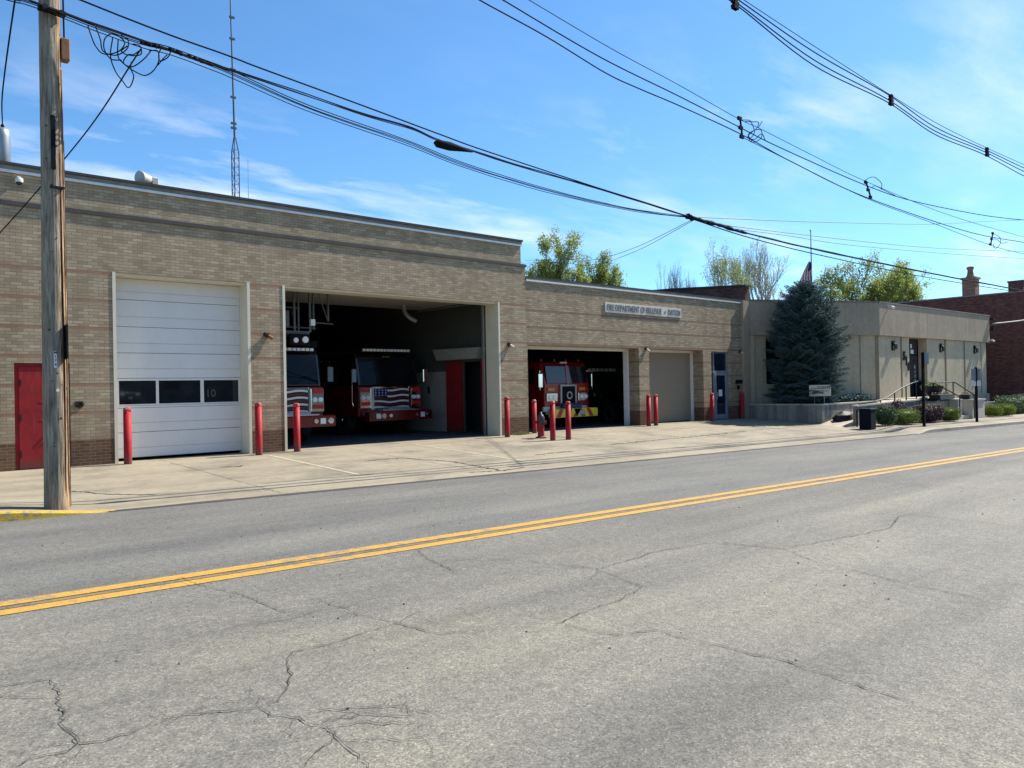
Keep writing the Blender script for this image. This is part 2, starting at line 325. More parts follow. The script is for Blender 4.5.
# ------------------------------------------------------------ mesh helpers
class MB:
    def __init__(s): s.v = []; s.f = []; s.m = []; s.mi = 0
    def add(s, vs, fs, mi=None):
        o = len(s.v); s.v += [tuple(p) for p in vs]
        s.f += [tuple(o+i for i in f) for f in fs]; s.m += [s.mi if mi is None else mi]*len(fs); return s
    def box(s, x0, x1, y0, y1, z0, z1, mi=None):
        return s.add([(x0,y0,z0),(x1,y0,z0),(x1,y1,z0),(x0,y1,z0),(x0,y0,z1),(x1,y0,z1),(x1,y1,z1),(x0,y1,z1)],
              [(0,3,2,1),(4,5,6,7),(0,1,5,4),(1,2,6,5),(2,3,7,6),(3,0,4,7)], mi)
    def rbox(s, x0, x1, y0, y1, z0, z1, c=.01, mi=None):
        """box with chamfered upright edges and top"""
        pr = []
        for z, i in ((z0, 0), (z1-c, 0), (z1, c)):
            a, b, d, e = x0+i, x1-i, y0+i, y1-i
            pr.append([(a+c,d,z),(b-c,d,z),(b,d+c,z),(b,e-c,z),(b-c,e,z),(a+c,e,z),(a,e-c,z),(a,d+c,z)])
        vs = pr[0]+pr[1]+pr[2]; fs = []
        for k in range(2):
            for i in range(8): fs.append((k*8+i, k*8+(i+1)%8, k*8+8+(i+1)%8, k*8+8+i))
        fs.append(tuple(range(7,-1,-1))); fs.append(tuple(range(16,24)))
        return s.add(vs, fs, mi)
    def ring_tube(s, pts, rads, n=8, cap=True, mi=None):
        pts = [Vector(p) for p in pts]; vs = []; fs = []
        ref = None
        for i, p in enumerate(pts):
            d = (pts[min(i+1,len(pts)-1)]-pts[max(i-1,0)])
            if d.length < 1e-9: d = Vector((0,0,1))
            d.normalize()
            if ref is None: ref = d.orthogonal().normalized()
            a = (ref - d*ref.dot(d))
            if a.length < 1e-4: a = d.orthogonal()
            a.normalize(); ref = a; b = d.cross(a)
            r = rads[i] if hasattr(rads, '__len__') else rads
            for k in range(n):
                t = 2*math.pi*k/n; vs.append(p+(a*math.cos(t)+b*math.sin(t))*r)
        for i in range(len(pts)-1):
            for k in range(n): fs.append((i*n+k, i*n+(k+1)%n, (i+1)*n+(k+1)%n, (i+1)*n+k))
        if cap: fs.append(tuple(range(n-1,-1,-1))); fs.append(tuple((len(pts)-1)*n+k for k in range(n)))
        return s.add(vs, fs, mi)
    def cyl(s, p0, p1, r0, r1=None, n=16, mi=None):
        return s.ring_tube([p0, p1], [r0, r0 if r1 is None else r1], n, True, mi)
    def lathe(s, prof, c=(0,0,0), n=20, mi=None):
        vs = []; fs = []
        for r, z in prof:
            for k in range(n):
                t = 2*math.pi*k/n; vs.append((c[0]+r*math.cos(t), c[1]+r*math.sin(t), c[2]+z))
        for i in range(len(prof)-1):
            for k in range(n): fs.append((i*n+k, i*n+(k+1)%n, (i+1)*n+(k+1)%n, (i+1)*n+k))
        fs.append(tuple(range(n-1,-1,-1))); fs.append(tuple((len(prof)-1)*n+k for k in range(n)))
        return s.add(vs, fs, mi)
    def prism_x(s, prof, x0, x1, mi=None):
        """closed (y,z) outline pushed from x0 to x1"""
        n = len(prof); vs = [(x0,y,z) for y,z in prof]+[(x1,y,z) for y,z in prof]
        fs = [(i,(i+1)%n,n+(i+1)%n,n+i) for i in range(n)]+[tuple(range(n-1,-1,-1)), tuple(range(n,2*n))]
        return s.add(vs, fs, mi)
    def prism_z(s, prof, z0, z1, mi=None):
        n = len(prof); vs = [(x,y,z0) for x,y in prof]+[(x,y,z1) for x,y in prof]
        fs = [(i,(i+1)%n,n+(i+1)%n,n+i) for i in range(n)]+[tuple(range(n-1,-1,-1)), tuple(range(n,2*n))]
        return s.add(vs, fs, mi)
    def prism_y(s, prof, y0, y1, mi=None):
        n = len(prof); vs = [(x,y0,z) for x,z in prof]+[(x,y1,z) for x,z in prof]
        fs = [(i,(i+1)%n,n+(i+1)%n,n+i) for i in range(n)]+[tuple(range(n-1,-1,-1)), tuple(range(n,2*n))]
        return s.add(vs, fs, mi)
    def build(s, name, mat, parent=None, smooth=False, bevel=0, world=False):
        me = bpy.data.meshes.new(name)
        off = Vector(parent.location) if (world and parent is not None) else Vector((0,0,0))
        me.from_pydata([tuple(Vector(p)-off) for p in s.v], [], s.f)
        mats = mat if isinstance(mat, (list, tuple)) else [mat]
        for m in mats: me.materials.append(M[m] if isinstance(m, str) else m)
        me.polygons.foreach_set('material_index', s.m)
        me.update()
        import bmesh
        bm = bmesh.new(); bm.from_mesh(me); bmesh.ops.recalc_face_normals(bm, faces=bm.faces); bm.to_mesh(me); bm.free()
        if smooth: me.polygons.foreach_set('use_smooth', [True]*len(me.polygons))
        o = bpy.data.objects.new(name, me); COL.objects.link(o)
        if parent is not None: o.parent = parent
        if bevel:
            b = o.modifiers.new('bevel', 'BEVEL'); b.width = bevel; b.segments = 2; b.limit_method = 'ANGLE'
        return o

def tag(o, label=None, cat=None, group=None, kind=None):
    if label: o['label'] = label
    if cat: o['category'] = cat
    if group: o['group'] = group
    if kind: o['kind'] = kind
    return o
def thing(name, label, cat, loc=(0,0,0), rz=0, group=None):
    e = bpy.data.objects.new(name, None); COL.objects.link(e)
    e.location = loc; e.rotation_euler = (0,0,rz); e.empty_display_size = .2
    return tag(e, label, cat, group)
def struct(o): return tag(o, kind='structure')
def copy_thing(root, loc, rz=None, label=None):
    r = root.copy(); COL.objects.link(r); r.location = loc
    if rz is not None: r.rotation_euler = (0,0,rz)
    if label: r['label'] = label
    for ch in list(root.children):
        c = ch.copy(); COL.objects.link(c); c.parent = r
        for g in list(ch.children):
            d = g.copy(); COL.objects.link(d); d.parent = c
    return r
def text_mesh(s, size, depth=.01, name='lettering', mat='letter', parent=None, loc=(0,0,0), rot=(math.pi/2,0,0), width=None, bold=.012):
    cu = bpy.data.curves.new(name, 'FONT'); cu.body = s; cu.size = size; cu.extrude = depth
    cu.align_x = 'CENTER'; cu.align_y = 'CENTER'; cu.offset = size*bold
    t = bpy.data.objects.new(name+'_c', cu); COL.objects.link(t)
    dg = bpy.context.evaluated_depsgraph_get(); me = bpy.data.meshes.new_from_object(t.evaluated_get(dg))
    bpy.data.objects.remove(t)
    o = bpy.data.objects.new(name, me); COL.objects.link(o); me.materials.clear(); me.materials.append(M[mat])
    if width:
        xs = [v.co.x for v in me.vertices]; w = max(xs)-min(xs); k = width/w
        for v in me.vertices: v.co.x *= k
    o.location = loc; o.rotation_euler = rot
    if parent is not None: o.parent = parent
    return o
def catmull(P, n=8):
    P = [Vector(p) for p in P]; out = []
    Q = [P[0]*2-P[1]]+P+[P[-1]*2-P[-2]]
    for i in range(1, len(Q)-2):
        a, b, c, d = Q[i-1:i+3]
        for k in range(n):
            t = k/n
            out.append(.5*((2*b)+(c-a)*t+(2*a-5*b+4*c-d)*t*t+(3*b-a-3*c+d)*t**3))
    out.append(P[-1]); return out

# ------------------------------------------------------------ terrain
def clampx(x): return max(-40, min(x, 90))
def zk(x): return -.15-.011*(clampx(x)-3)
def yk(x): return -6.54-.03*(x-3)
def sm(t): t = max(0, min(1, t)); return t*t*(3-2*t)
def kerb_raise(x):
    if x < 3.1: return .135*sm((3.1-x)/1.75)
    if x > 29.3: return .13*sm((x-29.3)/1.2)
    return 0
def ground(x, y):
    v = yk(x)-y
    if v > 0: return zk(x)+.016*(v if v < 5 else max(10-v, -3))
    if y >= 0: return 0
    t = y/yk(x); return zk(x)*t + kerb_raise(x)*sm((t-.5)/.45)
WIRES = {
'top' : [[2.697, -6.369, 7.115], [3.851, -6.404, 7.015], [4.788, -6.432, 6.866], [5.291, -6.447, 6.801], [7.112, -6.501, 6.604], [8.899, -6.555, 6.4], [9.947, -6.586, 6.291], [12.998, -6.678, 6.051], [14.827, -6.733, 5.931], [16.64, -6.787, 5.797]] ,
'bunA' : [[2.4, -6.36, 6.849], [2.609, -6.366, 6.833], [2.939, -6.376, 6.786], [3.472, -6.392, 6.729], [3.908, -6.405, 6.727], [4.565, -6.425, 6.649], [4.895, -6.435, 6.589], [5.868, -6.464, 6.389], [6.733, -6.49, 6.267], [8.146, -6.532, 6.113], [9.293, -6.567, 5.936], [11.001, -6.618, 5.787], [12.976, -6.677, 5.706], [14.692, -6.729, 5.706], [16.64, -6.787, 5.797]] ,
'bunB' : [[2.4, -6.36, 6.87], [2.609, -6.366, 6.847], [3.472, -6.392, 6.759], [4.565, -6.425, 6.665], [4.896, -6.435, 6.637], [5.871, -6.464, 6.559], [7.089, -6.501, 6.449], [8.152, -6.533, 6.395], [8.734, -6.55, 6.291], [9.446, -6.571, 6.239], [11.009, -6.618, 6.126], [12.998, -6.678, 6.028], [14.826, -6.733, 5.906], [16.64, -6.787, 5.784]] ,
'mainr' : [[16.64, -6.787, 5.797], [19.197, -6.864, 5.662], [23.287, -6.987, 5.577], [30.68, -7.208, 5.522], [41.419, -7.531, 5.539], [46.716, -7.689, 5.584]] ,
'mainr2' : [[16.639, -6.787, 5.758], [19.194, -6.864, 5.563], [23.281, -6.986, 5.436], [30.671, -7.208, 5.353], [41.413, -7.53, 5.446], [46.709, -7.689, 5.482]] ,
'th1' : [[16.64, -6.787, 5.797], [17.278, -6.806, 5.873], [21.903, -6.945, 6.345], [27.194, -7.104, 6.931], [31.674, -7.238, 7.459], [38.427, -7.441, 8.426], [47.002, -7.698, 9.581]] ,
'th2' : [[17.847, -6.823, 5.776], [19.106, -6.861, 5.818], [24.972, -7.037, 6.12], [31.626, -7.237, 6.536], [41.538, -7.534, 7.373], [46.877, -7.694, 7.833]] ,
'th3' : [[18.532, -6.844, 5.723], [21.324, -6.928, 5.843], [24.965, -7.037, 5.956], [33.227, -7.285, 6.461], [41.517, -7.534, 7.055], [46.851, -7.694, 7.475]] ,
'g2a' : [[9.373, -6.569, 9.451], [9.853, -6.584, 9.322], [11.654, -6.638, 9.085], [13.511, -6.693, 8.753], [14.707, -6.729, 8.661], [16.238, -6.775, 8.586], [18.885, -6.855, 8.393], [21.632, -6.937, 8.064], [26.282, -7.076, 7.682], [35.008, -7.338, 7.537], [41.565, -7.535, 7.803], [46.888, -7.695, 7.987]] ,
'g2b' : [[9.873, -6.584, 9.611], [10.467, -6.602, 9.511], [13.331, -6.688, 9.077], [16.246, -6.775, 8.825], [18.82, -6.853, 8.574], [20.932, -6.916, 8.384], [26.087, -7.071, 8.092], [29.947, -7.186, 8.079], [36.463, -7.382, 8.423], [41.634, -7.537, 8.858], [46.987, -7.698, 9.375]] ,
'g2c' : [[10.528, -6.604, 9.82], [11.183, -6.623, 9.732], [13.742, -6.7, 9.372], [16.255, -6.776, 9.108], [18.733, -6.85, 8.804], [19.883, -6.884, 8.732], [22.565, -6.965, 8.502], [26.093, -7.071, 8.227], [33.016, -7.278, 7.978], [41.582, -7.535, 8.061], [46.903, -7.695, 8.192]] ,
'g2d' : [[18.954, -6.857, 8.323], [21.969, -6.947, 8.031], [26.28, -7.076, 7.648], [31.222, -7.225, 7.48], [37.299, -7.407, 7.242], [41.531, -7.534, 7.265], [46.844, -7.693, 7.372]] ,
't1' : [[17.191, -6.804, 12.374], [19.187, -6.864, 12.199], [22.939, -6.976, 11.925], [28.218, -7.135, 11.586], [32.341, -7.258, 11.389], [37.199, -7.404, 11.393], [41.802, -7.542, 11.468], [47.146, -7.702, 11.595]] ,
't2' : [[17.189, -6.804, 12.294], [18.991, -6.858, 12.111], [22.932, -6.976, 11.737], [27.938, -7.126, 11.565], [31.868, -7.244, 11.215], [36.966, -7.397, 11.286], [41.792, -7.542, 11.308], [47.131, -7.702, 11.388]] ,
't3' : [[16.972, -6.797, 12.17], [18.845, -6.853, 12.011], [22.922, -6.976, 11.485], [27.853, -7.124, 11.387], [31.86, -7.244, 11.06], [36.847, -7.393, 11.179], [41.781, -7.541, 11.142], [47.12, -7.702, 11.232]] ,
't4' : [[16.76, -6.791, 12.074], [18.749, -6.85, 11.954], [22.915, -6.975, 11.313], [27.925, -7.126, 11.28], [31.853, -7.244, 10.924], [36.839, -7.393, 11.049], [41.767, -7.541, 10.93], [47.101, -7.701, 10.974]] ,
}
SPACERS =[[[18.876, -6.854, 8.834], [18.977, -6.857, 8.3]], [[26.163, -7.073, 8.205], [26.498, -7.083, 7.713]], [[37.679, -7.418, 7.801], [37.357, -7.409, 7.248]]]
CLAMPS =[[18.75, -6.851, 12.01], [28.164, -7.133, 11.44], [37.19, -7.404, 11.241]]
LOOPS = {
'tangleA' : [[[2.784, -6.372, 6.77], [2.808, -6.372, 6.634], [2.883, -6.374, 6.511], [2.999, -6.378, 6.441], [3.171, -6.383, 6.501], [3.253, -6.386, 6.64], [3.201, -6.384, 6.743], [3.095, -6.381, 6.757], [2.988, -6.378, 6.626], [2.986, -6.378, 6.481], [3.09, -6.381, 6.392], [3.222, -6.385, 6.397]], [[2.874, -6.374, 6.767], [2.936, -6.376, 6.612], [2.986, -6.378, 6.481], [3.143, -6.382, 6.45], [3.279, -6.386, 6.559], [3.308, -6.387, 6.714], [3.228, -6.385, 6.78]], [[3.094, -6.381, 6.684], [3.077, -6.38, 6.432], [3.14, -6.382, 6.23], [3.218, -6.385, 6.074], [3.284, -6.387, 6.001], [3.352, -6.389, 6.077], [3.382, -6.389, 6.202], [3.328, -6.388, 6.277], [3.344, -6.388, 6.399]], [[3.173, -6.383, 6.677], [3.183, -6.384, 6.46], [3.248, -6.385, 6.345], [3.369, -6.389, 6.258], [3.533, -6.394, 6.254], [3.661, -6.398, 6.36], [3.719, -6.4, 6.495], [3.707, -6.399, 6.643], [3.609, -6.396, 6.647]], [[3.307, -6.387, 6.64], [3.225, -6.385, 6.545], [3.25, -6.386, 6.478], [3.372, -6.389, 6.495], [3.497, -6.393, 6.572], [3.471, -6.392, 6.67], [3.361, -6.389, 6.655]], [[3.47, -6.392, 6.61], [3.373, -6.389, 6.51], [3.291, -6.387, 6.474], [3.249, -6.385, 6.375], [3.37, -6.389, 6.347], [3.509, -6.393, 6.471], [3.608, -6.396, 6.617]], [[3.718, -6.4, 6.45], [3.776, -6.401, 6.54], [3.849, -6.403, 6.635]], [[3.75, -6.401, 6.685], [3.721, -6.4, 6.601], [3.762, -6.401, 6.537], [3.863, -6.404, 6.608], [3.893, -6.405, 6.692]]] ,
'tangleB' : [[[18.971, -6.857, 8.798], [19.261, -6.866, 8.831], [19.504, -6.873, 8.769], [19.648, -6.877, 8.628], [19.444, -6.871, 8.446], [19.242, -6.865, 8.295], [19.537, -6.874, 8.295], [19.945, -6.886, 8.487], [19.85, -6.884, 8.668], [19.599, -6.876, 8.646], [19.347, -6.868, 8.484], [19.438, -6.871, 8.305]], [[19.065, -6.86, 8.762], [19.458, -6.872, 8.844], [19.86, -6.884, 8.927], [19.702, -6.879, 8.724], [19.348, -6.868, 8.512], [19.245, -6.865, 8.38], [19.64, -6.877, 8.4], [19.898, -6.885, 8.592], [20.044, -6.889, 8.42]], [[19.702, -6.879, 8.724], [20.014, -6.888, 8.987]]] ,
'tangleC' : [[[26.022, -7.069, 8.216], [26.312, -7.077, 8.363], [26.749, -7.09, 8.468], [27.116, -7.101, 8.457], [27.257, -7.106, 8.307], [27.173, -7.103, 8.086]], [[26.441, -7.081, 8.044], [26.735, -7.09, 8.157], [27.178, -7.103, 8.191], [27.625, -7.117, 8.119], [28.237, -7.135, 8.033]]] ,
'tangleD' : [[[37.794, -7.422, 7.771], [38.263, -7.436, 7.693], [38.612, -7.446, 7.511], [38.356, -7.439, 7.265], [37.758, -7.421, 7.16], [37.534, -7.414, 7.31]], [[37.547, -7.414, 7.527], [38.135, -7.432, 7.547], [38.854, -7.454, 7.493], [39.478, -7.472, 7.604]]] ,
}
CRACKS = [
[[0.569, -14.604], [0.628, -14.585], [0.778, -14.608], [0.817, -14.554], [0.903, -14.591], [1.03, -14.595], [1.177, -14.553], [1.355, -14.589], [1.614, -14.707], [1.717, -14.716], [1.81, -14.589], [1.938, -14.417], [2.008, -14.164], [2.087, -14.05], [2.342, -14.081], [2.655, -14.043], [2.898, -14.031]] ,
[[2.766, -13.131], [2.798, -13.668], [2.898, -14.031], [2.954, -14.362], [3.25, -14.541]] ,
[[1.614, -14.707], [1.602, -14.853], [1.698, -14.983], [1.749, -15.16], [1.716, -15.347], [1.719, -15.561], [1.674, -15.725]] ,
[[1.79, -15.064], [1.941, -15.138], [2.152, -15.309]] ,
[[0.817, -14.554], [0.813, -14.333], [0.872, -13.969], [0.896, -13.595], [0.799, -13.548], [0.666, -13.505], [0.539, -13.43]] ,
[[0.819, -14.324], [0.833, -14.42], [0.887, -14.482]] ,
[[2.192, -11.734], [2.231, -12.073], [2.376, -12.6], [2.408, -13.094], [2.419, -13.301]] ,
[[2.139, -13.389], [2.368, -13.442], [2.565, -13.397]] ,
[[4.318, -12.143], [4.176, -12.598], [4.042, -13.187]] ,
[[4.153, -12.631], [4.701, -13.062], [5.071, -13.857], [4.988, -14.162], [4.905, -14.52], [4.413, -14.659], [3.951, -14.687], [3.684, -14.754]] ,
[[5.071, -13.857], [5.479, -13.858], [6.026, -13.776], [6.876, -13.891], [6.971, -14.24]] ,
[[3.709, -14.777], [3.797, -15.107], [4.106, -15.326], [4.144, -15.724], [4.213, -16.177], [4.167, -16.561], [4.143, -16.859]] ,
[[7.098, -14.542], [7.782, -14.624], [8.352, -14.701], [8.995, -14.774], [9.827, -14.538], [10.243, -14.565]] ,
[[6.971, -14.24], [7.07, -14.579], [6.779, -15.008], [6.585, -15.99], [6.554, -16.443]] ,
[[13.309, -12.296], [13.144, -13.06], [13.384, -13.937], [13.514, -14.956]] ,
[[6.709, -13.81], [6.941, -14.213], [7.098, -14.542]] ,
[[9.875, -14.138], [9.967, -14.518]] ,
[[10.143, -14.674], [10.159, -15.21], [10.156, -15.835]] ,
]
# ============================================================ GROUND, ROAD
def strip(name, xs, yfun_list, zf, mat, dz=0, kind='structure'):
    """sheet over x stations and a list of y functions"""
    vs = []; fs = []; n = len(yfun_list)
    for x in xs:
        for yf in yfun_list:
            y = yf(x); vs.append((x, y, zf(x, y)+dz))
    for i in range(len(xs)-1):
        for j in range(n-1): fs.append((i*n+j, (i+1)*n+j, (i+1)*n+j+1, i*n+j+1))
    mb = MB(); mb.add(vs, fs); o = mb.build(name, mat, smooth=True); struct(o); return o
XS = [-40,-25,-15,-10,-6,-4,-2] + [i*.25 for i in range(0, 14)] + [4,5,6,8,10,12,14,16,18,20,22,24,26,28,28.5,29,29.5,30,30.5,31,32,34,36,38,40,44,48,54,60,70,90,130,200,320]
mb = MB(); S = 900
mb.add([(-S,-S,-1.6),(S,-S,-1.6),(S,S,-1.6),(-S,S,-1.6)], [(0,1,2,3)])
struct(mb.build('ground', pm('distant_ground', (.12,.13,.08), .95, scale=.2)))
def off(d): return lambda x: yk(x)-d
road = strip('road', XS, [off(16), off(10), off(5.4), off(5), off(4.6), off(2.5), off(.001)], ground, 'asphalt')
ap = [lambda x, t=t: yk(x)*t+ (0.45*(1-t)) for t in (0, .12, .3, .5, .6, .7, .8, .9, 1)]
def gz(x, y): return ground(x, min(y, -1e-6)) if y > 0 else ground(x, max(y, yk(x)+1e-6))
strip('concrete_apron', XS, ap, gz, 'apron')
# far pavement on the camera's side, with its kerb step
def far_side(x, y): return ground(x, yk(x)-16) + .13
strip('far_sidewalk', [-40,-20,0,20,40,60,90,130,200,320], [off(19.5), off(16.0)], far_side, 'walk')
# kerbs
def kerb(name, xs, mat, h0=.01):
    vs = []; fs = []
    for x in xs:
        y = yk(x); zr = zk(x); zt = max(zk(x)+kerb_raise(x), zk(x)+h0)+.006
        vs += [(x, y-.03, zr-.05), (x, y-.022, zt-.02), (x, y+.0, zt), (x, y+.15, zt+.001), (x, y+.16, zr-.05)]
    for i in range(len(xs)-1):
        for j in range(4): fs.append((i*5+j, (i+1)*5+j, (i+1)*5+j+1, i*5+j+1))
    mb = MB(); mb.add(vs, fs); return struct(mb.build(name, mat))
kerb('yellow_kerb', [-30,-15,-6,-2]+[i*.2 for i in range(0, 16)], 'kerbyellow')
kerb('kerb', [29.3+i*.25 for i in range(8)]+[32,36,40,50,60,90], 'kerb')
# tar joint between slab and asphalt
def gutter_line():
    rnd = random.Random(3); vs = []; fs = []; xs = [2.9+i*.12 for i in range(226)]
    for i, x in enumerate(xs):
        y = yk(x); w = .05+.14*abs(noise.noise(Vector((x*.8,0,0))))+.03*rnd.random()
        dy = .05*noise.noise(Vector((x*1.3,4,0)))
        z = zk(x)
        vs += [(x, y-w+dy-.01, z+.006), (x, y+w*.35+dy*.5, z+.012)]
    for i in range(len(xs)-1): fs.append((i*2, i*2+2, i*2+3, i*2+1))
    mb = MB(); mb.add(vs, fs); struct(mb.build('gutter_joint', 'joint'))
gutter_line()
# double yellow centre line: two worn stripes
def stripe(name, p0, p1, w, mat, n=60, dz=.005, follow=None):
    vs = []; fs = []
    a = Vector((*p0, 0)); b = Vector((*p1, 0)); d = (b-a).normalized(); nrm = Vector((-d.y, d.x, 0))
    for i in range(n+1):
        p = a.lerp(b, i/n)
        for s in (-.5, .5):
            q = p+nrm*w*s; vs.append((q.x, q.y, ground(q.x, q.y)+dz))
    for i in range(n): fs.append((i*2, i*2+2, i*2+3, i*2+1))
    mb = MB(); mb.add(vs, fs); return struct(mb.build(name, mat))
stripe('yellow_line', (-12.0, -11.245), (90, -14.56), .15, 'yellow', 200)
stripe('yellow_line', (-12.0, -11.507), (90, -14.832), .15, 'yellow', 200)
# stained strip of old paint between them
stripe('old_paint_trace', (-12.0, -11.376), (90, -14.69), .07, paint_line_mat('old_paint', (.22,.16,.08), (.12,.11,.09), .5), 200, .003)
for a, b in (((7.87,-.7),(7.74,-5.19)), ((12.12,-.7),(11.92,-5.6)), ((17.4,-.9),(17.3,-3.9)), ((23.3,-.8),(23.2,-4.5))):
    stripe('faded_parking_line', a, b, .10, 'fadeyellow', 20, .005)
# slab joints
def groove(pts, w, rnd, z=.0045, mat='crack', name='road_crack', jit=.03):
    P = [Vector((*p, 0)) for p in pts]; out = []
    for i in range(len(P)-1):
        L_ = (P[i+1]-P[i]).length; k = max(2, int(L_/.035))
        for j in range(k):
            q = P[i].lerp(P[i+1], j/k)
            s = math.sin(math.pi*j/k)**.3 if 0 < j < k else 0
            q += Vector((noise.noise(q*5), noise.noise(q*5+Vector((9,3,1))), 0))*jit*1.5 + Vector((noise.noise(q*24), noise.noise(q*24+Vector((9,3,1))), 0))*jit*1.1 + Vector((rnd.gauss(0,1), rnd.gauss(0,1), 0))*jit*.10
            out.append(q)
    out.append(P[-1]); return out
def cracks(name, lines, w, mat, z=.0045, jit=.03, seed=1, taper=True):
    rnd = random.Random(seed); vs = []; fs = []
    for pts in lines:
        Q = groove(pts, w, rnd, jit=jit); n = len(Q); o = len(vs)
        for i, q in enumerate(Q):
            d = (Q[min(i+1,n-1)]-Q[max(i-1,0)]); d.z = 0
            d = d.normalized() if d.length > 1e-6 else Vector((1,0,0)); nn = Vector((-d.y, d.x, 0))
            t = min(1, min(i, n-1-i)/8+.55) if taper else 1
            g = .45+.9*max(0, .4+noise.noise(q*9.1+Vector((seed,0,0))))
            ww = w*t*g*(.6+.8*rnd.random())
            ww *= 1+max(0, math.hypot(q.x, q.y+18.5)-7)/9
            for s in (-.5, .5):
                e = q+nn*ww*s; vs.append((e.x, e.y, ground(e.x, e.y)+z))
        for i in range(n-1): fs.append((o+i*2, o+i*2+2, o+i*2+3, o+i*2+1))
    mb = MB(); mb.add(vs, fs); return struct(mb.build(name, mat))
CRACKS += [[(p[0]+dx, p[1]+dy) for p in q] for q, dx, dy in ((CRACKS[3], .02, .10), (CRACKS[3], -.05, -.08))]
cracks('road_cracks', CRACKS, .0075, 'crack', z=.0085, jit=.022)
# finer side branches grown off the main cracks
rb = random.Random(11); br = []
for pts in CRACKS:
    for p in pts[::2]:
        if rb.random() < .6:
            a = rb.uniform(0, 2*math.pi); q = list(p); ln = [tuple(q)]
            for k in range(rb.randint(2, 5)):
                a += rb.uniform(-.5, .5); q = [q[0]+.12*math.cos(a), q[1]+.09*math.sin(a)]; ln.append(tuple(q))
            br.append(ln)
cracks('fine_road_cracks', br, .004, 'crack', z=.0085, jit=.03, seed=4)
cracks('apron_cracks', [[(9.0,-3.2),(10.0,-3.14),(10.35,-4.0),(10.55,-4.56),(10.45,-5.4),(10.41,-6.45)], [(9.7,-6.2),(10.4,-6.4),(11.2,-6.2)],
    [(16.6,-3.9),(19,-3.8),(21.2,-3.74),(24,-3.6)], [(3.0,-4.0),(3.3,-4.7),(3.9,-5.3)], [(6.1,-2.2),(6.5,-2.35),(6.6,-2.2)],
    [(13.0,-4.6),(13.9,-4.5),(14.4,-4.55)]], .03, 'joint', jit=.05, seed=2)
cracks('slab_joints', [[(x,-.6),(x-.05,-6.4)] for x in (5.6, 10.1, 14.2, 20.3, 26.3)] + [[(4,-3.4),(28,-3.5)], [(3,-.12),(29.5,-.12)]], .006, 'joint', jit=.004, seed=5, taper=False)
# small stones and chips scattered on the road surface
rnd = random.Random(5); mb = MB()
for i in range(420):
    x = rnd.uniform(.5, 16); y = rnd.uniform(-16.5, -6.8)
    r = rnd.choice([.004,.005,.006,.009,.013])*rnd.uniform(.7,1.2); z = ground(x, y)
    a = [(x+r*math.cos(t+i)*rnd.uniform(.6,1.1), y+r*math.sin(t+i)*rnd.uniform(.6,1.1)) for t in (0,1.2,2.5,3.9,5.1)]
    b = [(p[0]*.4+x*.6, p[1]*.4+y*.6) for p in a]
    n = 5; mb.add([(p[0],p[1],z) for p in a]+[(p[0],p[1],z+r*.8) for p in b], [(k,(k+1)%n,n+(k+1)%n,n+k) for k in range(n)]+[(5,6,7,8,9)])
tag(mb.build('loose_gravel', pm('gravel_chips', (.16,.155,.145), .9, scale=40, var=.5)), kind='stuff')

# ============================================================ FIRE STATION
st = thing('fire_station', 'long low buff brick fire station with tall left block and lower right wing', 'fire station')
def wall_grid(x0, x1, z0, z1, holes, yf, yb, mat, name='wall', parent=st, under=True):
    xs = sorted({x0, x1, *[h[0] for h in holes], *[h[1] for h in holes]}); zs = sorted({z0, z1, *[h[2] for h in holes], *[h[3] for h in holes]})
    solid = lambda i, j: 0 <= i < len(xs)-1 and 0 <= j < len(zs)-1 and not any(h[0]-1e-6 <= xs[i] and xs[i+1] <= h[1]+1e-6 and h[2]-1e-6 <= zs[j] and zs[j+1] <= h[3]+1e-6 for h in holes)
    mb = MB()
    for i in range(len(xs)-1):
        for j in range(len(zs)-1):
            if not solid(i, j): continue
            a, b, c, d = xs[i], xs[i+1], zs[j], zs[j+1]
            mb.add([(a,yf,c),(b,yf,c),(b,yf,d),(a,yf,d)], [(0,1,2,3)]); mb.add([(a,yb,c),(b,yb,c),(b,yb,d),(a,yb,d)], [(3,2,1,0)])
            if not solid(i-1, j): mb.add([(a,yf,c),(a,yb,c),(a,yb,d),(a,yf,d)], [(3,2,1,0)])
            if not solid(i+1, j): mb.add([(b,yf,c),(b,yb,c),(b,yb,d),(b,yf,d)], [(0,1,2,3)])
            if not solid(i, j-1): mb.add([(a,yf,c),(b,yf,c),(b,yb,c),(a,yb,c)], [(3,2,1,0)])
            if not solid(i, j+1): mb.add([(a,yf,d),(b,yf,d),(b,yb,d),(a,yb,d)], [(0,1,2,3)])
    me = mb.build(name, mat, parent)
    return me
G0 = -.35
# tall block front
wall_grid(-9, 17.0, G0, 5.45, [(2.78,3.79,G0,2.2), (4.64,7.75,G0,4.22), (8.6,15.87,G0,4.22)], 0, .6, 'brick', 'front_wall')
MB().box(-9.03, 17.04, -.035, .30, 5.43, 5.515).build('ledge_course', 'ledge', st)
wall_grid(-9, 16.86, 5.515, 6.10, [], .05, .38, 'brick', 'parapet')
c = MB().box(-9.05, 16.88, .0, .42, 6.10, 6.155).build('parapet_flashing', 'flash', st)
c = MB().box(-9.05, 16.90, .015, .43, 6.155, 6.25).build('coping', 'cope', st, bevel=.006)
c = MB().box(-9.06, 16.92, -.02, .44, 6.25, 6.305).build('coping_edge', 'copedark', st)
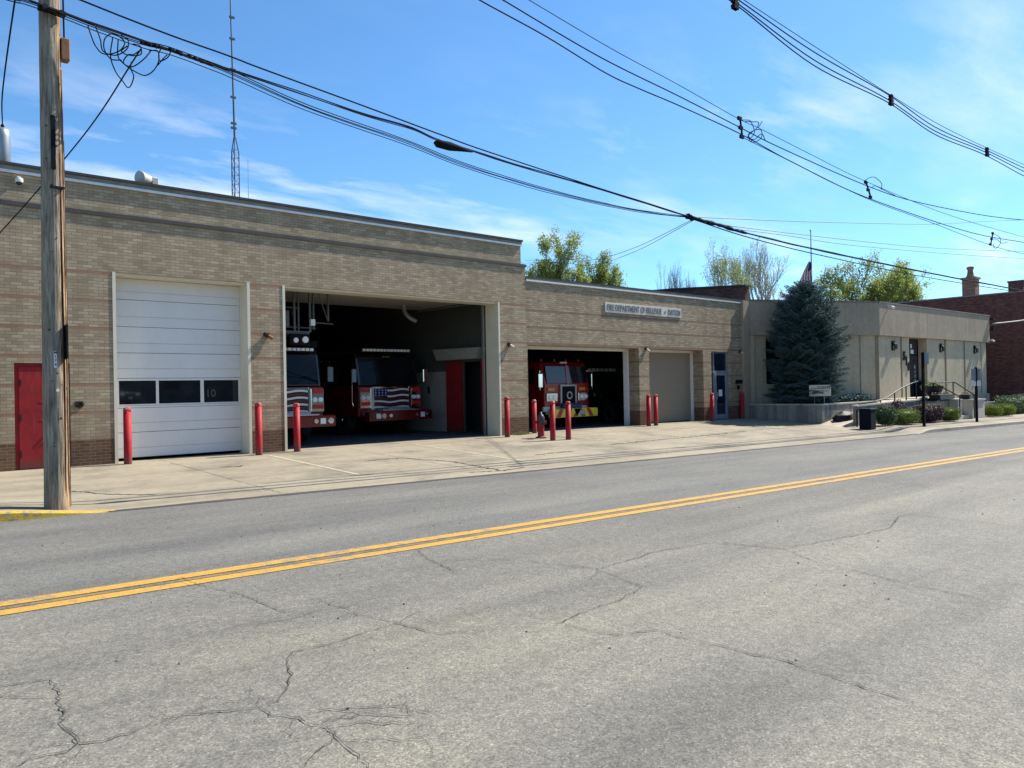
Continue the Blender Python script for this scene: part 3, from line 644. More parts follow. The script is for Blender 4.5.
# low wing front
wall_grid(17.0, 30.0, G0, 4.99, [(17.06,22.75,G0,2.9), (23.35,26.87,G0,2.9), (27.44,28.74,G0,2.86)], .02, .66, 'brick2', 'front_wall')
MB().box(17.03, 29.98, -.02, .5, 4.99, 5.04).build('parapet_flashing', 'flash', st)
MB().box(17.04, 29.98, .0, .5, 5.04, 5.11).build('coping', 'cope', st)
MB().box(17.045, 30.0, -.015, .52, 5.11, 5.15).build('coping_edge', 'copedark', st)
# end pilaster beside the plaster building
MB().box(29.74, 30.2, -.10, .016, G0, 5.12).build('end_pilaster', 'stucco', st)
# roofs, side and rear walls (closed shells so the bays are dark)
MB().box(-9, 16.86, .6, 21, 5.55, 5.75).build('roof', 'copedark', st)
MB().box(17.0, 30.2, .66, 19, 4.6, 4.8).build('roof', 'copedark', st)
MB().box(-9, -8.7, .6, 21, G0, 5.75).build('side_wall', 'brick', st)
MB().box(-9, 16.86, 20.8, 21.1, G0, 5.75).build('rear_wall', 'brick', st)
MB().box(17.0, 30.2, 19.0, 19.3, G0, 4.8).build('rear_wall', 'brick', st)
MB().prism_x([(.1,4.81),(13,4.81),(13,6.4),(4,6.05),(.1,5.78)], 30.25, 30.58).build('gable_parapet', 'redbrick', st)
MB().prism_x([(.05,5.78),(4,6.05),(13,6.4),(13,6.48),(4,6.13),(.05,5.86)], 30.2, 30.62).build('gable_coping', 'copedark', st)
# interior shells
MB().box(16.25, 16.33, 1.05, 1.32, 0, 4.7).box(16.25, 16.33, 2.42, 3.3, 0, 4.7).box(16.25, 17.0, 3.3, 20.8, 0, 4.7).box(16.25, 17.0, .62, 1.05, 0, 4.7).box(16.25, 16.33, 1.32, 2.42, 2.42, 4.7).build('interior_wall', 'intwall', st)
MB().box(8.0, 8.35, .62, 20.8, 0, 4.7).box(16.86, 17.0, .66, 1.0, 0, 4.0).build('interior_wall', 'intwall', st)
MB().box(27.0, 27.3, .7, 19, 0, 4.5).build('interior_wall', 'intwall', st)
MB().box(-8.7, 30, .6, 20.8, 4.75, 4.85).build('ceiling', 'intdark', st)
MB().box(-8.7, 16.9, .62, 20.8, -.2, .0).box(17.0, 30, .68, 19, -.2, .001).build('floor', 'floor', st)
MB().box(16.20, 16.248, 3.36, 6.2, 0, 2.12).build('white_wainscot', 'intwhite', st)
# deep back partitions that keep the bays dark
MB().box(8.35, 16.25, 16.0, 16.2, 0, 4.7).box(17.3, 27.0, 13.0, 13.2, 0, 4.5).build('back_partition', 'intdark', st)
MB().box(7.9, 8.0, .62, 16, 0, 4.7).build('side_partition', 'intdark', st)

# door frames
def jamb(name, x0, x1, y0, y1, z0, z1, mat='cream'):
    return MB().box(x0, x1, y0, y1, z0, z1).build(name, mat, st, bevel=.004)
f = MB()
for x0, x1, zt in ((4.64, 7.75, 4.22), (8.6, 15.87, 4.22)):
    f = MB()
    f.box(x0+.002, x0+.07, -.012, .62, -.05, zt-.002); f.box(x1-.07, x1-.002, -.012, .62, -.05, zt-.002)
    f.box(x0+.07, x1-.07, .05, .615, zt-.05, zt-.003)
    f.build('bay_frame', 'cream', st)
for x0, x1, zt in ((17.06, 22.75, 2.9), (23.35, 26.87, 2.9)):
    MB().box(x1-.1, x1-.003, .52, .72, -.05, zt-.1).box(x0+.003, x0+.05, .52, .72, -.05, zt-.1).box(x0+.003, x1-.003, .52, .72, zt-.1, zt-.003).build('bay_frame', 'white', st)
# sectional overhead door of the first bay
dr = MB()
y0 = .47; x0, x1 = 4.712, 7.678
seams = [.06, .444, 1.063, 1.269, 1.831, 2.286, 2.866, 3.488, 4.165]
secs = [(.06,.64),(.64,1.20),(1.20,1.88),(1.88,2.46),(2.46,3.06),(3.06,3.68),(3.68,4.165)]
for a, b in secs:
    if a == 1.20:
        wx = [(x0, x0+.155), (5.665, 5.725), (6.685, 6.765), (7.62, x1)]
        dr.box(x0, x1, y0, y0+.05, a+.004, 1.285); dr.box(x0, x1, y0, y0+.05, 1.825, b-.004)
        for p, q in wx: dr.box(p, q, y0, y0+.05, 1.285, 1.825)
    else:
        m1 = a+(b-a)*.37; m2 = m1+.012
        dr.box(x0, x1, y0, y0+.05, a+.006, m1); dr.box(x0, x1, y0+.012, y0+.05, m1, m2); dr.box(x0, x1, y0, y0+.05, m2, b-.004)
od = dr.build('overhead_door', 'doorwhite', st, bevel=.003)
for p, q in ((4.867, 5.665), (5.725, 6.685), (6.765, 7.62)):
    MB().box(p, q, y0+.018, y0+.028, 1.285, 1.825).build('window_pane', 'glass', od)
text_mesh('10', .26, .002, 'bay_number', 'numeral', od, (6.93, y0+.014, 1.5))
od.children[-1]['label'] = 'pale numerals 10 on the right pane'
for z in (1.25, 2.46): MB().box(4.712, 7.678, y0-.004, y0+.001, z-.004, z+.004).build('panel_seam', 'alu', od)
# raised overhead door hanging under the ceiling of the open bay + tracks
rd = MB()
for k in range(6): rd.box(8.75, 15.75, .78+k*.58, 1.34+k*.58, 4.33, 4.38)
rd.build('raised_door', 'intwhite', st)
MB().box(15.72, 15.78, .66, .74, 0, 4.3).box(15.72, 15.78, .74, 4.5, 4.26, 4.30).build('door_track', 'galv', st)
MB().box(8.72, 8.78, .66, .74, 0, 4.3).build('door_track', 'galv', st)
# closed tan door of the third bay
dd = MB().box(23.402, 26.772, .60, .64, .02, 2.795)
dd.build('overhead_door', 'doortan', st, bevel=.003)
# red personnel door on the left
rdoor = MB().box(2.785, 3.785, .05, .10, -.12, 2.195).build('personnel_door', 'reddoor', st)
MB().box(2.86, 3.71, .025, .06, .02, 2.12).build('door_leaf', 'reddoor', rdoor, bevel=.004)
for z in (.25, 1.0, 1.72): MB().box(2.865, 2.90, .012, .03, z, z+.14).build('hinge', 'darkmetal', rdoor)
MB().cyl((3.62,.02,1.02), (3.62,-.04,1.02), .03, n=12).build('handle', 'galv', rdoor)
for z in (1.0, 1.385): MB().box(3.22, 3.70, .018, .026, z, z+.012).build('scuff_strip', 'redworn', rdoor)
# glazed entrance
en = MB().box(27.443, 27.50, .10, .20, -.05, 2.855).box(27.70, 27.76, .10, .20, -.05, 2.855).box(28.67, 28.737, .10, .20, -.05, 2.855)\
    .box(27.50, 27.70, .11, .19, 1.98, 2.04).box(27.76, 28.67, .11, .19, 1.98, 2.06).box(27.50, 27.70, .11, .19, 2.80, 2.85).box(27.76, 28.67, .11, .19, 2.80, 2.85)\
    .box(27.50, 27.70, .11, .19, -.05, .12).build('entrance_frame', 'alu', st)
MB().box(27.50, 27.70, .14, .15, .12, 1.98).build('sidelight', 'glassblue', en)
MB().box(27.50, 27.70, .14, .15, 2.04, 2.80).box(27.76, 28.67, .14, .15, 2.06, 2.80).build('transom_pane', 'glassblue', en)
ed = MB().box(27.77, 27.90, .09, .13, .02, 1.975).box(28.54, 28.665, .09, .13, .02, 1.975).box(27.90, 28.54, .09, .13, .02, .22).box(27.90, 28.54, .09, .13, 1.86, 1.975).build('entrance_door', 'alu', st)
MB().box(27.90, 28.54, .105, .112, .22, 1.86).build('door_pane', 'glassblue', ed)
MB().box(28.06, 28.32, .098, .104, .98, 1.26).build('posted_notice', 'paper', ed)
MB().ring_tube([(27.85,.09,.85),(27.85,.03,.86),(27.85,.03,1.15),(27.85,.09,1.16)], .014, 8).build('handle', 'galv', ed)
# red sliding door and steel hood on the side wall of the open bay
sd = MB().box(16.16, 16.245, 2.44, 3.3, .02, 2.42).build('sliding_door', 'reddoor', st, bevel=.005)
MB().box(16.14, 16.245, 1.05, 1.34, .02, 2.44).build('door_jamb', 'reddoor', st)
MB().prism_x([(1.15,2.86),(1.35,2.5),(3.55,2.5),(3.8,2.9)], 15.95, 16.245).build('door_hood', 'intwhite', st)
MB().box(16.18, 16.24, 4.35, 4.45, 1.35, 1.6).build('wall_switch', 'black', st)
for z, h in ((.25,.13),(.45,.13),(.95,.26),(1.35,.26),(1.75,.26)): MB().box(16.17, 16.245, .86, 1.0, z, z+h).build('wall_notice', 'paper', st)
MB().ring_tube(catmull([(14.4,3.2,4.7),(14.4,3.2,4.2),(14.5,3.1,3.95),(14.75,3.0,3.8)]), .07, 10).build('exhaust_pipe', 'galv', st)
MB().box(8.7, 9.7, 2.2, 2.4, 4.12, 4.18).build('ceiling_lamp', 'lens', st)
# near-black wall standing in for the unlit space behind the side opening
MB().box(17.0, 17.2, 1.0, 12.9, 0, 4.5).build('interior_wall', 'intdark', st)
# name plaque with lettering
pq = MB().box(20.87, 25.4, -.012, .018, 4.16, 4.52).build('name_plaque', 'plaque', st, bevel=.004)
text_mesh('FIRE DEPARTMENT OF BELLEVUE', .31, .006, 'lettering', 'letter', pq, (22.55, -.016, 4.335), width=3.16)
text_mesh('DAYTON', .31, .006, 'lettering', 'letter', pq, (24.94, -.016, 4.335), width=.78)
MB().prism_y([(24.36+.06*(1 if k%2==0 else .45)*math.sin(k*math.pi/5), 4.335+.06*(1 if k%2==0 else .45)*math.cos(k*math.pi/5)) for k in range(10)], -.022, -.012).build('star', 'letter', pq)
# small fixtures on the station wall
sp = MB(); sp.box(3.88, 4.03, -.02, 0, 1.26, 1.38)
sp.cyl((3.90,0,1.34),(3.89,-.09,1.31),.024,n=12).cyl((4.00,0,1.34),(4.01,-.09,1.31),.024,n=12).cyl((3.95,0,1.28),(3.95,-.06,1.26),.03,n=12)
tag(sp.build('hose_connection', 'darkmetal'), 'small dark twin hose connection low on the brick beside the pole', 'hose connection')
ml = MB(); ml.box(29.2, 29.56, -.12, .018, 1.50, 1.66).box(29.32, 29.44, -.05, .018, 1.25, 1.42)
tag(ml.build('intercom_box', 'black', bevel=.01), 'black box and call button on brick right of the glass entrance', 'intercom')
for k, (x, z, lab) in enumerate(((8.18,2.93,'dark wall lamp on the brick pier between the two tall bays'), (16.24,2.88,'dark wall lamp on the pier between the tall open bay and the low open bay'),
        (23.15,2.88,'dark wall lamp on the pier between open low bay and closed tan door'), (29.6,2.9,'dark wall lamp high on the brick right of the glass entrance'))):
    t = thing('wall_lamp', lab, 'wall lamp', (x, 0 if k < 2 else .02, z), group='twin spotlights along the fire station front')
    MB().box(-.05,.05,-.05,0,-.05,.05).build('mount', 'darkmetal', t)
    for s in (-1, 1):
        MB().cyl((s*.02,-.03,0), (s*.10,-.09,-.09 if s > 0 else .02), .03, .05, 12).build('lamp_head', 'darkmetal' if s < 0 else 'rust' if k == 0 else 'beige', t)
dc = thing('dome_camera', 'white dome security camera high on the brick left of the pole', 'camera', (2.9, .0, 5.93))
MB().box(-.03,.03,-.13,.05,.03,.08).lathe([(.065,.04),(.075,0),(.07,-.045)], (0,-.13,0)).build('housing', 'white', dc, smooth=False)
MB().lathe([(.06,-.045),(.05,-.08),(.02,-.10)], (0,-.13,0)).build('lens_dome', 'glass', dc, smooth=True)
# roof equipment
sr = thing('roof_siren', 'pale grey horn siren standing on the roof edge above the white door', 'siren', (5.72, 1.1, 5.75))
MB().cyl((0,0,0),(0,0,.75),.06).build('mast', 'galv', sr)
MB().ring_tube([(-.20,-.1,.93),(-.18,-.09,.93),(-.03,0,.93),(.12,.05,.93)], [.155,.16,.12,.09], 20).build('horn', 'beige', sr, smooth=True)
MB().rbox(.10,.26,-.06,.10,.80,1.0,.02).build('motor_housing', 'beige', sr)
tk = thing('roof_vent', 'pale grey vent cylinder on the roof left of the pole', 'vent', (2.86, 1.5, 5.75))
MB().lathe([(.15,0),(.15,1.5),(.13,1.62),(.05,1.68)], n=20).build('stack', 'galv', tk, smooth=True)
MB().lathe([(.03,1.66),(.04,1.72),(.02,1.76)], n=10).build('cap', 'black', tk)
an = thing('antenna_mast', 'tall thin lattice radio mast on the station roof', 'antenna', (9.85, 6, 5.75))
mb = MB(); w = .13
leg = [(w,0),(-w*.5,w*.87),(-w*.5,-w*.87)]
for x, y in leg: mb.ring_tube([(x,y,0),(x,y,3.55),(x*.1,y*.1,4.1)], .016, 6)
for k in range(13):
    for i in range(3):
        a, b = leg[i], leg[(i+1)%3]; z = k*.28
        mb.cyl((*a,z),(*b,z+.28),.007,n=4).cyl((*a,z+.28),(*b,z+.28),.006,n=4)
mb.build('lattice', 'mast', an)
mb = MB(); mb.ring_tube([(0,0,4.0),(-.06,0,8),(-.12,0,13)], [.035,.022,.014], 8)
for z in (4.3, 4.45, 5.3, 6.2, 7.2, 7.9): mb.box(-.11,.06,-.03,.03,z,z+.06)
mb.build('whip', 'mast', an)
tag(MB().cyl((10.27,6,5.75),(10.28,6,9.15),.014,.008,8).build('whip_antenna', 'galv'), 'short thin whip antenna right of the lattice mast on the roof', 'antenna')
# ============================================================ BOLLARDS, HYDRANT
def bollard(seed, h):
    rnd = random.Random(seed); mb = MB()
    mb.lathe([(.112,-.1),(.114,.02),(.112,.06),(.112,h-.09),(.118,h-.085),(.118,h-.05),(.105,h-.02),(.07,h),(.01,h+.012)], n=20)
    return mb
BL = [((4.82,-.33),1.23,'red bollard in front of the left edge of the white overhead door'),
 ((7.73,-.45),1.27,'red bollard on the brick pier side of the white overhead door'),
 ((8.79,-.30),1.22,'red bollard at the left edge of the tall open bay'),
 ((15.66,-.51),1.24,'red bollard before the brick pier between the two open bays'),
 ((17.38,.10),1.09,'red bollard just behind the fire hydrant'),
 ((16.04,-2.13),1.17,'red bollard immediately right of the hydrant, casting a long shadow'),
 ((16.65,-2.18),1.15,'red bollard out on the apron, second to the right of the hydrant'),
 ((22.79,-.355),1.16,'left bollard of the close pair before the closed tan door'),
 ((23.205,-.36),1.17,'right bollard of the close pair before the closed tan door'),
 ((27.04,-.25),1.14,'red bollard just left of the glass entrance door'),
 ((29.42,-.16),1.16,'red bollard beside the planter wall, right of the entrance')]
for i, ((x, y), h, lab) in enumerate(BL):
    t = thing('bollard', lab, 'bollard', (x, y, ground(x, y)), rz=i*1.3, group='red steel bollards along the station apron')
    MB().lathe([(.082,-.1),(.083,.02),(.082,.06),(.082,h-.09)], n=22).build('post', 'redpaint', t, smooth=True)
    MB().lathe([(.082,h-.09),(.082,h-.05),(.075,h-.02),(.05,h+.005),(.01,h+.012)], n=22).build('cap', 'redworn', t, smooth=True)
hy = thing('fire_hydrant', 'red fire hydrant with dark green cap on the apron', 'fire hydrant', (16.29,-1.36,ground(16.29,-1.36)), R(-35))
b = MB().lathe([(.17,-.03),(.17,.03),(.14,.04),(.105,.06),(.10,.4),(.125,.41),(.125,.45),(.105,.46),(.105,.55)], n=20).build('barrel', 'redpaint', hy, smooth=False)
MB().lathe([(.12,.55),(.125,.58),(.115,.64),(.09,.70),(.045,.74),(.035,.79),(.01,.80)], n=20).build('bonnet', 'hydtop', hy, smooth=True)
for d in ((1,0),(-1,0)):
    MB().cyl((0,0,.48),(d[0]*.15,d[1]*.15,.48),.045,n=12).build('hose_outlet', 'redpaint', hy)
    MB().cyl((d[0]*.15,0,.48),(d[0]*.18,0,.48),.055,n=8).build('outlet_cap', 'hydtop', hy)
MB().cyl((0,0,.47),(0,-.20,.47),.075,n=14).build('pumper_outlet', 'redpaint', hy)
MB().cyl((0,-.20,.47),(0,-.25,.47),.088,n=8).build('outlet_cap', 'hydtop', hy)
# weeds by the pier
rnd = random.Random(2); mb = MB()
for i in range(700):
    a = rnd.gauss(0, 1); b_ = rnd.gauss(0, 1); x = 16.55+a*.16; y = -.14+b_*.06
    z = ground(x, min(y,-.001)); h = rnd.uniform(.03,.15)*max(.25,1-abs(a)*.4); t = rnd.uniform(0,6.28); w = .009
    lx, ly = rnd.uniform(-.07,.07), rnd.uniform(-.05,.03)
    mb.add([(x-w*math.cos(t),y-w*math.sin(t),z),(x+w*math.cos(t),y+w*math.sin(t),z),(x+lx,y+ly,z+h)], [(0,1,2)])
tag(mb.build('weeds', 'grass'), kind='stuff')

# ============================================================ UTILITY POLE AND WIRES
PX, PY = 2.350, -6.13; PZ = ground(2.335, -6.13)
up = thing('utility_pole', 'weathered grey wooden utility pole standing at the yellow kerb', 'utility pole', (PX, PY, PZ))
mb = MB(); n = 28; H = 13.4; vs = []; fs = []; NR = 90
for i in range(NR+1):
    z = -.2+(H+.2)*i/NR; r0 = .157-.0040*max(z,0)
    if z < .4: r0 += .012*(.4-z)
    for k in range(n):
        t = 2*math.pi*k/n
        r = r0*(1+.05*noise.noise(Vector((math.cos(t)*3, math.sin(t)*3, z*.35)))) + .004*noise.noise(Vector((math.cos(t)*9, math.sin(t)*9, z*1.2)))
        vs.append((r*math.cos(t), r*math.sin(t), z))
for i in range(NR):
    for k in range(n): fs.append((i*n+k, i*n+(k+1)%n, (i+1)*n+(k+1)%n, (i+1)*n+k))
fs.append(tuple(NR*n+k for k in range(n))); mb.add(vs, fs); mb.build('pole_shaft', 'wood', up, smooth=True)
# a vertical split and a wire moulding on its right flank
mb = MB(); mb.ring_tube([(.142,-.075,.02),(.136,-.07,2.5),(.13,-.065,4.6),(.124,-.06,6.2)], .012, 8); mb.build('wire_moulding', 'wood', up)
mb = MB(); mb.ring_tube([(.09,-.134,.3),(.094,-.125,2.0),(.085,-.122,3.5),(.075,-.118,5.0)], [.003,.009,.010,.002], 6); mb.build('drying_crack', 'black', up)
mb = MB(); mb.ring_tube([(.162,-.03,.02),(.155,-.03,2.7),(.145,-.03,5.2)], .008, 6); mb.build('ground_wire', 'darkmetal', up)
MB().box(.105,.125,-.24,-.08,2.10,2.58).build('folded_sign', 'darkmetal', up) 
MB().rbox(.125,.235,-.09,.08,6.36,6.66,.01).build('junction_box', 'rust', up)
MB().cyl((.18,0,6.6),(.16,0,8.6),.012,n=8).build('riser_cable', 'cable', up)
MB().box(-.035,.02,-.160,-.12,4.75,5.50).build('conduit_guard', 'navy', up)
tg = MB().box(-.04,-.004,-.164,-.14,1.97,2.21).build('number_tag', 'signwhite', up)
for k, ch in enumerate('M174'): text_mesh(ch, .045, .002, 'lettering', 'black', tg, (-.022,-.167,2.185-k*.055))
mb = MB()
for z, x in ((4.52,-.03),(4.50,.04),(4.5,.11)): mb.cyl((x,-.10,z),(x,-.16,z),.018,n=8)
mb.box(-.05,.10,-.150,-.11,4.48,4.52).build('bolt_plate', 'darkmetal', up)
MB().cyl((.0,-.12,1.66),(.0,-.168,1.66),.022,n=10).build('washer', 'signwhite', up)
MB().box(-.17,.17,-.19,-.12,6.93,6.99).cyl((-.1,-.14,6.96),(-.1,-.27,6.96),.035,n=8).cyl((.1,-.14,6.94),(.1,-.27,6.94),.03,n=8).build('cable_bracket', 'darkmetal', up)
rnd = random.Random(8); mb = MB()
for k in range(26):
    t = rnd.uniform(-2.4,-.3); z = rnd.uniform(.8,7.4); r = .158-.0040*z
    mb.cyl((r*.93*math.cos(t), r*.93*math.sin(t), z), (r*1.045*math.cos(t), r*1.045*math.sin(t), z), rnd.uniform(.006,.014), n=6)
mb.build('nails', 'darkmetal', up)

def wire(name, pts, r, label, mat='cable', group='overhead wires along the street', n=6, parallel=None, sub=8, ext=None):
    mb = MB(); P = catmull(pts, sub)
    offs = parallel or [(0,0)]
    for dy, dz in offs:
        Q = []
        for i, p in enumerate(P):
            w = math.sin(math.pi*i/(len(P)-1))**.5 if len(offs) > 1 else 0
            Q.append(p+Vector((0, dy*w, dz*w+.012*noise.noise(p*1.3+Vector((dz*90,0,0)))*(len(offs) > 1))))
        mb.ring_tube(Q, r, n)
    o = mb.build(name, mat, smooth=True)
    return tag(o, label, 'cable', group)
W = WIRES
W['top'].pop(1)
EXT = Vector((18, -.54, 1.6))
def xt(k, dz=2.0): 
    p = Vector(W[k][-1]); return W[k] + [p+Vector((14,-.42,dz)), p+Vector((30,-.9,dz*2.6))]
stub = [[-14,-5.9,8.2],[-5,-6.15,7.2],[1.2,-6.34,6.905],[2.0,-6.35,6.90],[2.4,-6.36,6.86]]
wire('telecom_cable', [[-12,-5.9,9.6],[-4,-6.15,8.2]]+W['top'], .013, 'uppermost thick black cable running from upper left to the lashed node')
wire('cable_bundle', stub+W['bunA'][1:], .0075, 'lowest sagging bundle of black cables from the wooden pole', parallel=[(0,0),(.02,.045),(-.02,-.035),(.03,-.065)])
wire('cable_bundle', [[2.0,-6.35,6.93]]+[list(p) for p in W['bunB']], .009, 'middle cable bundle carrying the black splice sleeve', parallel=[(0,0),(.02,.028),(-.02,-.02)])
wire('cable_bundle', xt('mainr',.3), .018, 'thick lashed cable continuing right from the node toward the flagpole', parallel=[(0,0),(.02,.03)])
wire('telecom_cable', xt('mainr2',.3), .014, 'thin cable just below the thick lashed cable at right')
wire('service_wire', W['th1'], .009, 'thin wire running nearly level from the node to the right edge', 'cable2')
wire('service_wire', W['th2'], .009, 'upper of two thin parallel wires above the flagpole', 'cable2')
wire('service_wire', W['th3'], .009, 'lower of two thin parallel wires above the flagpole', 'cable2')
wire('power_line', W['g2a'], .015, 'lowest wire of the middle power line group', group='middle power lines')
wire('power_line', W['g2b'], .015, 'wire of the middle group that bends off level past the second spacer', group='middle power lines')
wire('power_line', W['g2c'], .009, 'thin topmost wire of the middle power line group', group='middle power lines')
wire('power_line', W['g2d'], .010, 'extra wire added below the middle group after the first spacer', group='middle power lines')
wire('power_line', W['t1'], .012, 'thin messenger wire on top of the upper right spacer line', group='upper right spacer line')
for k, lab in (('t2','first conductor under the messenger of the upper right line'),('t3','second conductor under the messenger of the upper right line'),('t4','lowest conductor of the upper right line')):
    wire('power_line', W[k], .019, lab, group='upper right spacer line')
wire('drop_cable', [[3.478,-6.39,6.62],[3.1,-4.4,5.72],[2.325,-.3,4.06+.45],[2.0,0,4.4]], .011, 'service drop slanting down from the cable tangle past the pole to the brick wall', sub=10)
wire('drop_cable', [[1.99,-6.35,7.3],[1.95,-6.2,7.1],[2.3,-2.5,6.9],[2.86,1.5,7.50]], .012, 'black cable dropping to the roof vent left of the pole')
wire('drop_cable', [[16.72,-6.79,5.77],[19.5,-2.5,5.95],[23.5,3,6.7],[27.67,9,7.95],[28.02,12,8.35]], .008, 'upper of two drop wires from the node back over the low wing', 'cable2')
wire('drop_cable', [[16.72,-6.79,5.74],[19.5,-2.5,5.82],[23.5,3,6.5],[27.67,9,7.8],[28.02,12,8.2]], .008, 'lower of two drop wires from the node back over the low wing', 'cable2')
# loops, splices, spacers
for k, nm, lab in (('tangleA','cable_tangle','messy coiled slack loops of black cable hanging right of the pole'),('tangleB','cable_tangle','small snarl of wire right after the first power line spacer'),
                   ('tangleC','cable_tangle','loose arching loop at the second power line spacer'),('tangleD','cable_tangle','loose loop beside the third power line spacer at far right')):
    mb = MB()
    for i, q in enumerate(LOOPS[k]):
        qq = [(p[0], p[1]-.05*math.sin(j*1.7+i), p[2]) for j, p in enumerate(q)]
        mb.ring_tube(catmull(qq, 6), .009 if k == 'tangleA' else .012, 5)
    tag(mb.build(nm, 'cable', smooth=True), lab, 'cable', 'slack loops on the overhead wires')
rnd = random.Random(4)
def lash(pts, r0, r1, nseg, name, label):
    P = catmull(pts, 14); mb = MB(); Q = []; rr = []
    for i in range(nseg):
        f = i/nseg*(len(P)-1); p = P[int(f)].lerp(P[min(int(f)+1, len(P)-1)], f-int(f))
        Q.append(p+Vector((0, rnd.uniform(-.01,.01), rnd.uniform(-.012,.012)))); rr.append(rnd.uniform(r0, r1)*(1.5 if rnd.random() < .12 else 1))
    mb.ring_tube(Q, rr, 6); return tag(mb.build(name, 'cable'), label, 'cable hardware', 'clamps on the overhead wires')
lash(W['bunA'][3:6], .012, .036, 40, 'cable_clamps', 'knobbly row of clamps on the bundle beside the coiled loops')
lash([W['bunB'][-2], W['bunB'][-1], W['mainr'][0], W['mainr'][1]][1:], .03, .06, 46, 'lashed_node', 'thick dark lashed junction where all the cables meet')
mb = MB(); a, b = Vector((8.687,-6.55,6.22)), Vector((9.6,-6.58,6.215))
mb.ring_tube([a, a.lerp(b,.08), a.lerp(b,.4), a.lerp(b,.7), b], [.02,.075,.085,.05,.02], 12)
tag(mb.build('splice_sleeve', 'cable', smooth=True), 'long black tapered splice sleeve on the middle cable', 'cable hardware')
for (a, b), lab in zip(SPACERS, ('first leaning rod spacer on the middle power lines','second rod spacer on the middle power lines','third rod spacer on the middle power lines at far right')):
    a, b = Vector(a), Vector(b); mb = MB(); mb.cyl(a, b, .028, n=8)
    for t in (.03,.5,.95):
        p = a.lerp(b, t); mb.box(p.x-.11,p.x+.05,p.y-.03,p.y+.03,p.z-.045,p.z+.045)
    tag(mb.build('wire_spacer', 'cable'), lab, 'wire spacer', 'rod spacers')
for c, lab in zip(CLAMPS, ('insulating spacer clamp near the top edge','insulating spacer clamp midway along the upper right line','insulating spacer clamp nearest the right edge')):
    x, y, z = c; mb = MB()
    mb.box(x-.07,x+.07,y-.05,y+.05,z-.2,z+.17).box(x-.15,x+.15,y-.04,y+.04,z-.05,z+.02).box(x-.11,x+.11,y-.06,y+.06,z-.2,z-.12).box(x-.1,x+.1,y-.05,y+.05,z+.08,z+.14).cyl((x-.16,y,z-.16),(x+.16,y,z-.02),.04,n=8)
    tag(mb.build('wire_spacer', 'cable'), lab, 'wire spacer', 'diamond spacers')

# ============================================================ POLICE / CITY BUILDING
ct = thing('office_building', 'tan stucco office building with overhanging fascia and street number 516', 'office building')
A1 = (30.2, 0.0); A2 = (36.46, -3.05); ANG = -.0215
d1 = Vector((A2[0]-A1[0], A2[1]-A1[1], 0)).normalized(); n1 = Vector((d1.y, -d1.x, 0))   # outward (toward the street)
d2 = Vector((math.cos(ANG), math.sin(ANG), 0)); n2 = Vector((d2.y, -d2.x, 0))
LB = 14.05
def along(o, d, nrm, u, out=0, z=0): return Vector((o[0], o[1], z)) + d*u + nrm*out
def panel(name, o, d, nrm, u0, u1, out0, out1, z0, z1, mat, parent=ct, bevel=0):
    c = [along(o,d,nrm,u0,out0), along(o,d,nrm,u1,out0), along(o,d,nrm,u1,out1), along(o,d,nrm,u0,out1)]
    return MB().prism_z([(p.x,p.y) for p in c], z0, z1).build(name, mat, parent, bevel=bevel)
# fascia: one closed ring-shaped prism over the whole plan
B3 = along(A2, d2, n2, LB); back = 12
def plan(inset): 
    a = along(A1, d1, n1, 0, -inset); c = Vector((A2[0], A2[1], 0)) - (n1+n2).normalized()*inset*1.03; e = along(A2, d2, n2, LB-inset, -inset)
    return [(a.x,a.y),(c.x,c.y),(e.x,e.y),(e.x-.3,14),(30.2+inset*.2,14)]
MB().prism_z(plan(0), 3.62, 5.14).build('fascia', 'stucco', ct, bevel=.01)
MB().prism_z(plan(-.03), 5.14, 5.20).build('roof_edge', 'cope', ct)
FL = .66
panel('wall', A1, d1, n1, 0, 1.03, -.45, -.18, FL-.9, 3.618, 'stucco_low')
panel('wall', A1, d1, n1, 2.2, 6.1, -.45, -.18, FL-.9, 3.618, 'stucco_low'); panel('wall', A1, d1, n1, 1.03, 2.2, -.45, -.18, FL-.9, 1.45, 'stucco_low'); panel('wall', A1, d1, n1, 1.03, 2.2, -.45, -.18, 3.50, 3.618, 'stucco_low')
panel('side_window', A1, d1, n1, 1.03, 2.2, -.40, -.36, 1.45, 3.50, 'glass')
panel('wall', A1, d1, n1, 5.97+.03, 6.80, -.45, -.14, FL-.9, 3.618, 'stucco_low')
panel('wall', A1, d1, n1, 0.0, .35, -.17, -.04, FL-.9, 3.618, 'stucco_low')
# street front: panels between dark reveals
for a, b in ((.14,2.42),(2.62,3.42),(5.53,7.74),(8.0,10.38),(10.6,12.9),(13.05,13.75)):
    panel('wall_panel', A2, d2, n2, a, b, -.5, -.12, -.5, 3.618, 'stucco_low')
panel('panel_reveal', A2, d2, n2, .14, 3.40, -.62, -.505, -.5, 3.61, 'doortan'); panel('panel_reveal', A2, d2, n2, 5.55, 13.75, -.62, -.505, -.5, 3.61, 'doortan')
for u in (2.52, 7.87, 10.5, 12.98): panel('wall_fin', A2, d2, n2, u-.035, u+.035, -.5, -.2, -.5, 3.618, 'doortan')
panel('entrance_side', A2, d2, n2, 3.40, 3.55, -2.2, -.505, -.5, 3.618, 'stucco_low'); panel('entrance_side', A2, d2, n2, 5.53, 5.7, -2.2, -.505, -.5, 3.618, 'stucco_low')
panel('entrance_glazing', A2, d2, n2, 3.55, 5.53, -.62, -.56, .6, 3.618, 'glassblue')
for u in (3.57, 4.5, 5.46): panel('entrance_mullion', A2, d2, n2, u, u+.06, -.62, -.545, .6, 3.6, 'black')
